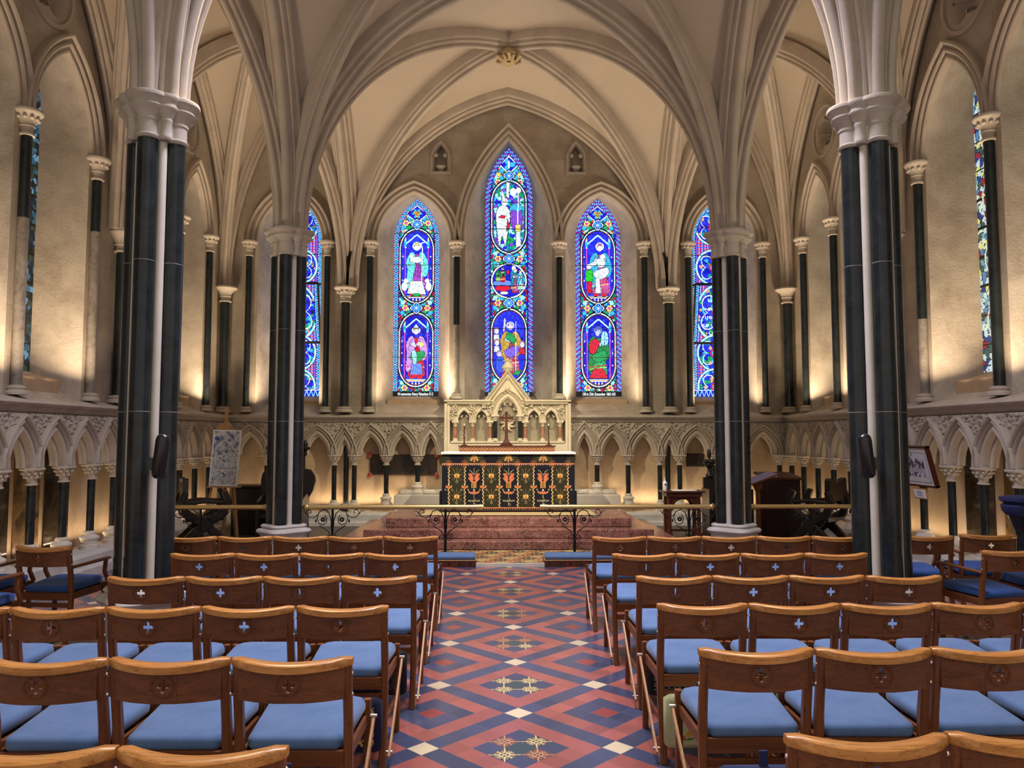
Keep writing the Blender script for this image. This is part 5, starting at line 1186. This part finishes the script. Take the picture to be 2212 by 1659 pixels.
for (sd, r, k), cols in KC.items():
    x, y0 = spots[sd, r, k]; w = .19; 
    q = -1 if sd == 'L' else 1
    x -= q*(.035 if (sd, r, k) in (('R',3,0),('L',3,0)) else 0)
    e = empty('hanging_kneeler', (x, y0-.02, .10), 0, '%s kneeler hung %s, %s, %s block' % (KN[sd, r, k], posn[k], rown[r], 'left' if sd == 'L' else 'right'), 'kneeler', 'needlework kneelers hung on the chairs')
    t = NT('wool_%s%d%d' % (sd, r, k)); t.bump(t.noise(t.coord('Object'), 200, 2), .3, .002); mt = t.out(tuple(srgb(cols[0])), .9)
    b = MB(); b.rbox(-w, w, -.07, -.004, 0, .27, .02); b.build('pad', mt, e, 50)
    cv = Cv(-w+.025, w-.025, .025, .245, .006); cv.fill(cv.X > -9, cols[0]); rr = np.hypot(cv.X, cv.Z-.135); aa = np.arctan2(cv.Z-.135, cv.X)
    if (sd, r, k) == ('R',3,0): 
        for i in range(7): cv.ell(-.1+.03*i, .06+.02*(i % 3), .016, .014, cols[1] if i % 2 else (200,90,50), 0)
        cv.line([(-.12,.05),(.12,.07)], .004, (80,110,60))
    elif (sd, r, k) == ('R',4,0):
        kk = np.floor(aa/(2*PI)*22).astype(int) % 4; mr = (rr > .05) & (rr < .105+.01*np.sin(aa*11))
        for i, c in enumerate(((190,100,80),(120,40,40),(225,215,195),(150,100,70))): cv.fill(mr & (kk == i), c)
        cv.fill(np.abs(rr-.05) < .006, (230,220,200)); cv.fill(rr < .044, (24,30,70)); cv.fill(rr < .02, (200,90,60))
    else:
        bx = np.maximum(np.abs(cv.X)/(w-.03), np.abs(cv.Z-.135)/.105); g_ = (np.floor(cv.X/.012)+np.floor(cv.Z/.012)).astype(int) % 3
        cv.fill((bx > .62) & (bx < .95) & (g_ != 0), cols[1]); cv.fill((bx > .5) & (bx < .56), cols[2]); cv.fill((rr < .06) & (np.abs(np.sin(aa*2)) < .6), cols[1])
    cv.build('needlework', M['paint'], e, (Vector((0,-.0715,0)), X, Z, Y))
    b = MB(); b.rbox(-.018, .018, -.045, -.035, .24, .335, .003); b.build('strap', M['navy'], e)
# ---------------- easel with picture ----------------
e = empty('easel', (-4.5, 12.3, .04), 0, 'tall light beech easel standing in the left aisle behind the rail', 'easel'); T = Matrix.Translation((4.5, -12.3, -.04))
def ep(name, pts, w, d=.02):
    b = MB(); b.T = T; b.bar(pts, w, d, X); b.build(name, M['easel_wood'], e, 0)
ep('leg', [(-4.20, 12.12, .04), (-4.42, 12.36, 1.55)], .035); ep('leg', [(-4.80, 12.12, .04), (-4.60, 12.36, 1.55)], .035)
ep('mast', [(-4.50, 12.33, .2), (-4.53, 12.42, 2.19)], .06); ep('rear_leg', [(-4.5, 12.9, .04), (-4.51, 12.42, 1.5)], .035)
ep('crossbar', [(-4.28, 12.22, .42), (-4.74, 12.22, .42)], .03); ep('crossbar', [(-4.38, 12.38, 1.45), (-4.64, 12.38, 1.45)], .03)
b = MB(); b.T = T; b.box(-4.72, -4.22, 12.16, 12.30, .925, .95); b.build('tray', M['easel_wood'], e, 0)
b = MB(); b.T = T; b.poly([[(-4.66,1.82),(-4.40,1.82),(-4.44,1.90),(-4.51,2.0),(-4.58,1.93),(-4.66,1.9)]], (Vector((0,12.36,0)), X, Z, Y), .02); b.build('top_clamp', M['easel_wood'], e, 0)
pc = empty('canvas_picture', (-4.485, 12.19, .952), 0, 'tall abstract grey and blue picture in white frame on the easel', 'picture'); pc.rotation_euler = (-.12, .02, 0)
b = MB(); b.box(-.22, .22, .0, .03, 0, .88); b.build('frame', M['whiteplastic'], pc, 0)
cv = Cv(-.20, .20, .02, .86, .0045); h, ed, d1 = cv.voro(.09, 77); h2, e2, _ = cv.voro(.035, 8)
cv.C[:] = srgb((205,208,205)); nz = (np.sin(cv.X*37+np.sin(cv.Z*23)*2)+np.sin(cv.Z*31+np.sin(cv.X*19)*2.5))*.5
cv.fill(nz > .35, (176,184,192)); cv.fill((nz > .62) & (cv.Z > .45), (120,132,160)); cv.fill(ed < .004, (98,108,130)); cv.fill((e2 < .003) & (h % 3 == 0), (120,124,140)); cv.fill((h2 % 37 == 3), (84,96,130))
cv.fill((np.hypot(cv.X+.15, cv.Z-.74) < .035), (70,84,150)); cv.line([(-.13,.48),(.06,.62),(.16,.5),(.19,.46)], .004, (60,66,90)); cv.line([(-.12,.5),(-.12,.3)], .003, (80,84,100)); cv.line([(-.18,.56),(.18,.55)], .0025, (110,114,120)); cv.line([(-.18,.28),(.18,.28)], .0025, (110,114,120)); cv.fill(nz*(cv.Z < .25) > .75, (190,160,160))
cv.build('artwork', M['paint'], pc, (Vector((0,-.002,0)), X, Z, Y))
# ---------------- dark furniture behind the rail ----------------
def curule(x, y, rz, label):
    e = empty('folding_armchair', (x, y, .04), rz, label, 'chair', 'black carved X-frame chairs')
    for s in (-1, 1):
        for q in (-1, 1):
            b = MB(); b.bar([(q*.30, s*.22, 0), (q*.24, s*.22, .14), (q*.02, s*.22, .34), (-q*.22, s*.22, .50), (-q*.30, s*.22, .66), (-q*.24, s*.22, .80)], [.08]*6, [.10,.09,.12,.11,.09,.07], Y); b.build('leg', M['dark_wood'], e, 40)
        b = MB(); b.lathe([(.02,-.03),(.08,-.03),(.08,.03),(.02,.03)], 0, 0, 16); 
        b.v = [(v[0], s*.26+v[2], v[1]+.34) for v in b.v]; b.build('rosette', M['dark_wood'], e)
        b = MB(); b.bar([(-.30, s*.22, .64), (0, s*.22, .67), (.30, s*.22, .64)], .06, .05, Y); b.build('armrest', M['dark_wood'], e, 40)
    b = MB(); b.box(-.24, .24, -.22, .22, .40, .45); b.build('seat', M['dark_wood'], e, 0)
    b = MB(); b.poly([[(-.24,.52),(-.22,.96),(-.19,.99),(-.12,.97),(-.1,.93),(.1,.93),(.12,.97),(.19,.99),(.22,.96),(.24,.52),(.12,.60),(.06,.68),(-.06,.68),(-.12,.60)]], (Vector((-.28,0,0)), Y, Z, X), .07); b.build('backrest', M['dark_wood'], e, 0)
    e.scale = (1.12, 1.12, 1.08); return e
curule(-4.62, 11.75, .5, 'black carved folding armchair behind the left aisle rail, left of the easel legs')
curule(4.68, 11.65, PI-.9, 'black carved folding armchair behind the right aisle rail')
th = empty('throne', (-3.62, 12.5, .04), 0, 'tall black carved throne with finials hidden behind the left rail column', 'throne')
out = [(-.42,0),(-.42,.98),(-.40,1.08),(-.33,1.16),(-.28,1.18),(-.28,1.38),(.28,1.38),(.28,1.16),(.38,1.14),(.44,1.05),(.46,.95),(.43,.82),(.36,.70),(.33,.55),(.33,0)]
b = MB(); b.poly([out], (Vector((0,.18,0)), X, Z, Y), .07); b.build('backrest', M['dark_wood'], th, 0)
for s in (-1, 1): b = MB(); b.poly([[(-.3,0),(-.3,.45),(-.28,.66),(-.1,.72),(.22,.8),(.22,0)]], (Vector((s*.33-.02,0,0)), Y, Z, X), .05); b.build('side_panel', M['dark_wood'], th, 0)
b = MB(); b.box(-.31, .31, -.28, .18, .40, .46); b.build('seat', M['dark_wood'], th, 0)
for x in (-.28, 0, .28): b = MB(); b.lathe([(.03,1.37),(.045,1.4),(.025,1.43),(.06,1.47),(.07,1.5),(.04,1.53),(.05,1.56),(.01,1.63)], x, .21, 12); [b.ball((x+.055*math.cos(a), .21+.055*math.sin(a), 1.49), .028, 6, 4) for a in np.linspace(0, 5, 6)]; b.build('finial', M['dark_wood'], th)
cb = empty('cabinet', (-4.3, 13.6, .04), 0, 'low black cabinet with pale brass fittings behind the easel', 'cabinet')
b = MB(); b.rbox(-.45, .42, -.25, .25, 0, .80, .01); b.build('body', M['dark_wood'], cb); b = MB(); b.box(-.48, .45, -.28, .27, .80, .84); b.build('top', M['dark_wood'], cb, 0)
b = MB(); [b.tube([(.18+.02*k, -.262, .70-.04*k), (.20+.02*k, -.27, .69-.04*k)], .012, 6) for k in range(6)]; b.build('handle', M['wax'], cb)
st = empty('stall', (3.72, 13.3, .04), 0, 'black carved stall with two poppyhead finials behind the right rail column', 'stall')
b = MB(); b.box(-.35, .35, .0, .06, 0, .98); b.box(-.32, .32, -.40, 0, .40, .45); b.build('back', M['dark_wood'], st, 0)
for x in (-.24, .20):
    b = MB(); b.lathe([(.05,.96),(.07,1.0),(.035,1.06),(.03,1.12),(.06,1.16),(.035,1.2)], x, .03, 12); b.build('finial_stem', M['dark_wood'], st)
    b = MB()
    for a in np.linspace(0, 2*PI*4/5, 5): b.ball((x+.08*math.cos(a), .03+.05*math.sin(a), 1.25), .045, 8, 6); b.ball((x+.05*math.cos(a+.5), .03+.04*math.sin(a+.5), 1.20), .04, 8, 6)
    b.ball((x, .03, 1.38), .04, 8, 6, (1,1,2.2)); b.build('finial', M['dark_wood'], st)
for s in (-1, 1): b = MB(); b.box(*sorted((s*.33, s*.37)), -.42, .06, 0, .8); b.build('side_panel', M['dark_wood'], st, 0)
ds = empty('reading_desk', (4.40, 12.55, .04), 0, 'dark mahogany panelled desk behind the right aisle rail, next to the lectern', 'desk')
b = MB(); b.rbox(-.28, .26, -.25, .25, 0, 1.0, .01); b.build('body', M['desk'], ds)
b = MB(); b.loft([[(-.31,-.30,1.00),(.29,-.30,.99),(.29,.3,1.06),(-.31,.3,1.07)],[(-.31,-.30,1.03),(.29,-.30,1.02),(.29,.3,1.09),(-.31,.3,1.10)]], True, True); b.build('top', M['mahogany'], ds, 0)
for x in (-.14, .12): b = MB(); b.rbox(x-.11, x+.11, -.262, -.25, .10, .90, .006); b.rbox(x-.08, x+.08, -.27, -.262, .16, .84, .004); b.build('panel', M['desk'], ds)
b = MB(); b.rbox(4.20, 4.30, 12.32, 12.38, 1.078, 1.092, .003); tag(b.build('paper_slip', M['whiteplastic']), 'small white slip of paper lying on the dark mahogany desk', 'paper')
lc = empty('lectern', (3.74, 11.6, .04), 0, 'slender reddish wooden lectern with sloping top beside the right rail column', 'lectern')
b = MB(); b.lathe([(.16,0),(.16,.03),(.11,.05),(.05,.07)], 0, 0, 8); b.build('base', M['red_wood'], lc)
b = MB(); b.lathe([(.038,.06),(.034,.86),(.04,.87),(.055,.9),(.075,.95),(.06,.97)], 0, 0, 8); b.build('post', M['red_wood'], lc)
b = MB(); b.loft([[(-.15,-.2,.96),(.22,-.2,1.10),(.22,.2,1.12),(-.15,.2,.98)],[(-.16,-.21,.985),(.23,-.21,1.135),(.23,.21,1.155),(-.16,.21,1.005)]], True, True); b.build('book_rest', M['red_wood'], lc, 0)
cr = empty('credence_table', (2.87, 12.8, .04), 0, 'small dark carved side table right of the altar steps', 'table')
b = MB(); b.rbox(-.34, .34, -.22, .22, .765, .79, .006); b.box(-.29, .29, -.19, .19, .70, .765); b.build('top', M['mahogany'], cr, 0)
for x in (-.24, .24):
    for y in (-.15, .15): b = MB(); b.bar([(x,y,0),(x,y,.70)], .06, .06, X); b.box(x-.045,x+.045,y-.045,y+.045,0,.12); b.build('leg', M['mahogany'], cr, 0)
for y in (-.16, .16):
    b = MB(); L = [(-.22,.70),(-.22,.55)]+[(-.0+x, .50+z) for x, z in arch_pts(.18,.15,7)]+[(.22,.55),(.22,.70)]; b.poly([L], (Vector((0,y,0)), X, Z, Y), .02); b.build('apron', M['mahogany'], cr, 0)
b = MB(); b.box(-.24,.24,-.02,.02,.12,.16); b.build('stretcher', M['mahogany'], cr, 0)
b = MB(); b.rbox(2.70, 3.10, 12.66, 12.92, .83, .84, .004); tag(b.build('table_linen', M['white']), 'folded white linen lying on the dark side table', 'cloth')
sb = empty('pump_bottle', (2.585, 12.76, .83), 0, 'white pump bottle with a blue label on the dark side table', 'bottle')
b = MB(); b.lathe([(.032,0),(.036,.01),(.036,.13),(.028,.15),(.012,.16)], 0, 0, 16); b.build('body', M['whiteplastic'], sb)
b = MB(); b.lathe([(.012,.155),(.012,.18),(.005,.185),(.005,.205)], 0, 0, 10); b.rbox(-.028,.01,-.007,.007,.2,.212,.003); b.build('pump', M['whiteplastic'], sb)
b = MB(); b.box(-.012,.02,-.0375,-.03,.085,.115); b.build('label', M['bluelabel'], sb, 0)
# ---------------- wall plaques, pictures, speakers ----------------
pq = empty('memorial_plaque', (-2.035, 15.155, 1.17), 0, 'wide brown scroll-shaped memorial plaque with red bosses behind the arcade left of the altar', 'plaque')
b = MB(); b.rbox(-.65, .65, -.03, .01, -.2, .2, .01); b.build('panel', M['plaque'], pq); 
for x in (-.65, .65):
    for z in (-.2, .19): b = MB(); b.ball((x, -.035, z), .045, 14, 8, (1,.35,1.2)); b.build('boss', M['redboss'], pq)
b = MB(); rr = random.Random(9)
for r in range(8):
    x = -.52+rr.uniform(0,.1)
    while x < .5: w = rr.uniform(.03,.09); b.box(x, x+w, -.033, -.03, .15-r*.042, .162-r*.042); x += w+.022
b.build('lettering_lines', M['dark_marble'], pq, 0)
b = MB(); b.rbox(3.52, 3.87, 15.145, 15.17, 1.13, 1.39, .008); 
for r in range(6): b.box(3.55, 3.84, 15.142, 15.146, 1.35-r*.035, 1.36-r*.035)
tag(b.build('wall_tablet', M['plaque'], smooth=0), 'small dark bronze tablet behind the arcade right of the side table', 'plaque')
pf = empty('framed_drawing', (5.40, 10.2, 1.10), 0, 'large framed drawing of people at a long table on the right aisle wall', 'picture'); pf.rotation_euler = (0, -.24, 0)
b = MB(); b.box(-.03, 0, -.50, .50, -.0, .50); 
b.build('mount', M['white'], pf, 0)
for a in ((-.045,.01,-.52,.52,-.02,.005),(-.045,.01,-.52,.52,.495,.52),(-.045,.01,-.52,-.495,-.02,.52),(-.045,.01,.495,.52,-.02,.52)): b = MB(); b.box(*a); b.build('frame', M['mahogany'], pf, 0)
cv = Cv(-.46, .46, .03, .47, .006); cv.fill(cv.X > -9, (205,205,210)); bx = np.maximum(np.abs(cv.X)/.44, np.abs(cv.Z-.235)/.2)
cv.fill((np.abs(bx-.97) < .012) & ~((cv.Z > .38) & (np.abs(cv.X) < .12)), (40,45,70)); cv.ring(0, .42, .12, .045, .003, (40,45,70))
h, ed, _ = cv.voro(.03, 4); m = (np.abs(cv.X) < .36) & (cv.Z > .22) & (cv.Z < .34+.02*np.sin(cv.X*40)); cv.fill(m & (h % 3 == 0), (70,70,90)); cv.fill(m & (h % 3 == 1), (120,115,125)); cv.fill(m & (ed < .003), (40,40,60))
cv.fill((np.abs(cv.X) < .34) & (cv.Z > .17) & (cv.Z < .23), (170,172,185)); cv.fill((np.abs(cv.X) < .38) & (cv.Z > .11) & (cv.Z < .17) & (h % 2 == 0), (90,90,110)); cv.ring(0, .33, .1, .04, .003, (80,80,100))
cv.build('artwork', M['paint'], pf, (Vector((-.032,0,0)), -Y, Z, X))
pl = empty('framed_caption', (5.38, 10.05, .915), 0, 'small gilt-framed caption card below the framed drawing', 'picture'); pl.rotation_euler = (0, -.2, 0)
b = MB(); b.box(-.012, 0, -.16, .16, 0, .14); b.build('frame', M['gold'], pl, 0); b = MB(); b.box(-.015, -.012, -.14, .14, .014, .126); b.build('card', M['whiteplastic'], pl, 0)
b = MB(); [b.box(-.0165, -.015, -.05-.02*(k % 2), .05+.02*(k % 2), .10-k*.02, .106-k*.02) for k in range(4)]; b.build('lettering_lines', M['ink'], pl, 0)
for q, lab in ((-1, 'left'), (1, 'right')):
    e = empty('column_speaker', (q*2.905, 6.36, 1.565), 0, 'black capsule-shaped loudspeaker mounted on the near %s column' % lab, 'loudspeaker', 'loudspeakers on the near columns'); e.rotation_euler = (.05, q*-.12, 0)
    b = MB(); b.lathe([(.01,-.185),(.035,-.18),(.052,-.16),(.058,-.13),(.058,.13),(.052,.16),(.035,.18),(.01,.187)], 0, 0, 20); b.build('body', M['black'], e, 60)
    b = MB(); b.box(*sorted((q*.02, q*.11)), .0, .03, -.09, -.05); b.box(*sorted((q*.055, q*.085)), -.02, .06, -.12, -.02); b.build('bracket', M['black'], e, 0)
sd_ = empty('pedestal', (4.98, 7.5, 0), 0, 'dark pedestal with navy draped top at the right frame edge', 'pedestal')
b = MB(); b.lathe([(.16,0),(.16,.06),(.10,.1),(.09,.8),(.13,.9),(.16,.98)], 0, 0, 8); b.build('stem', M['dark_marble'], sd_, 30)
b = MB(); b.lathe([(.16,.96),(.19,1.0),(.20,1.05),(.17,1.07),(.21,1.10),(.21,1.13),(.15,1.145)], 0, 0, 8); b.build('top', M['navy'], sd_, 30)
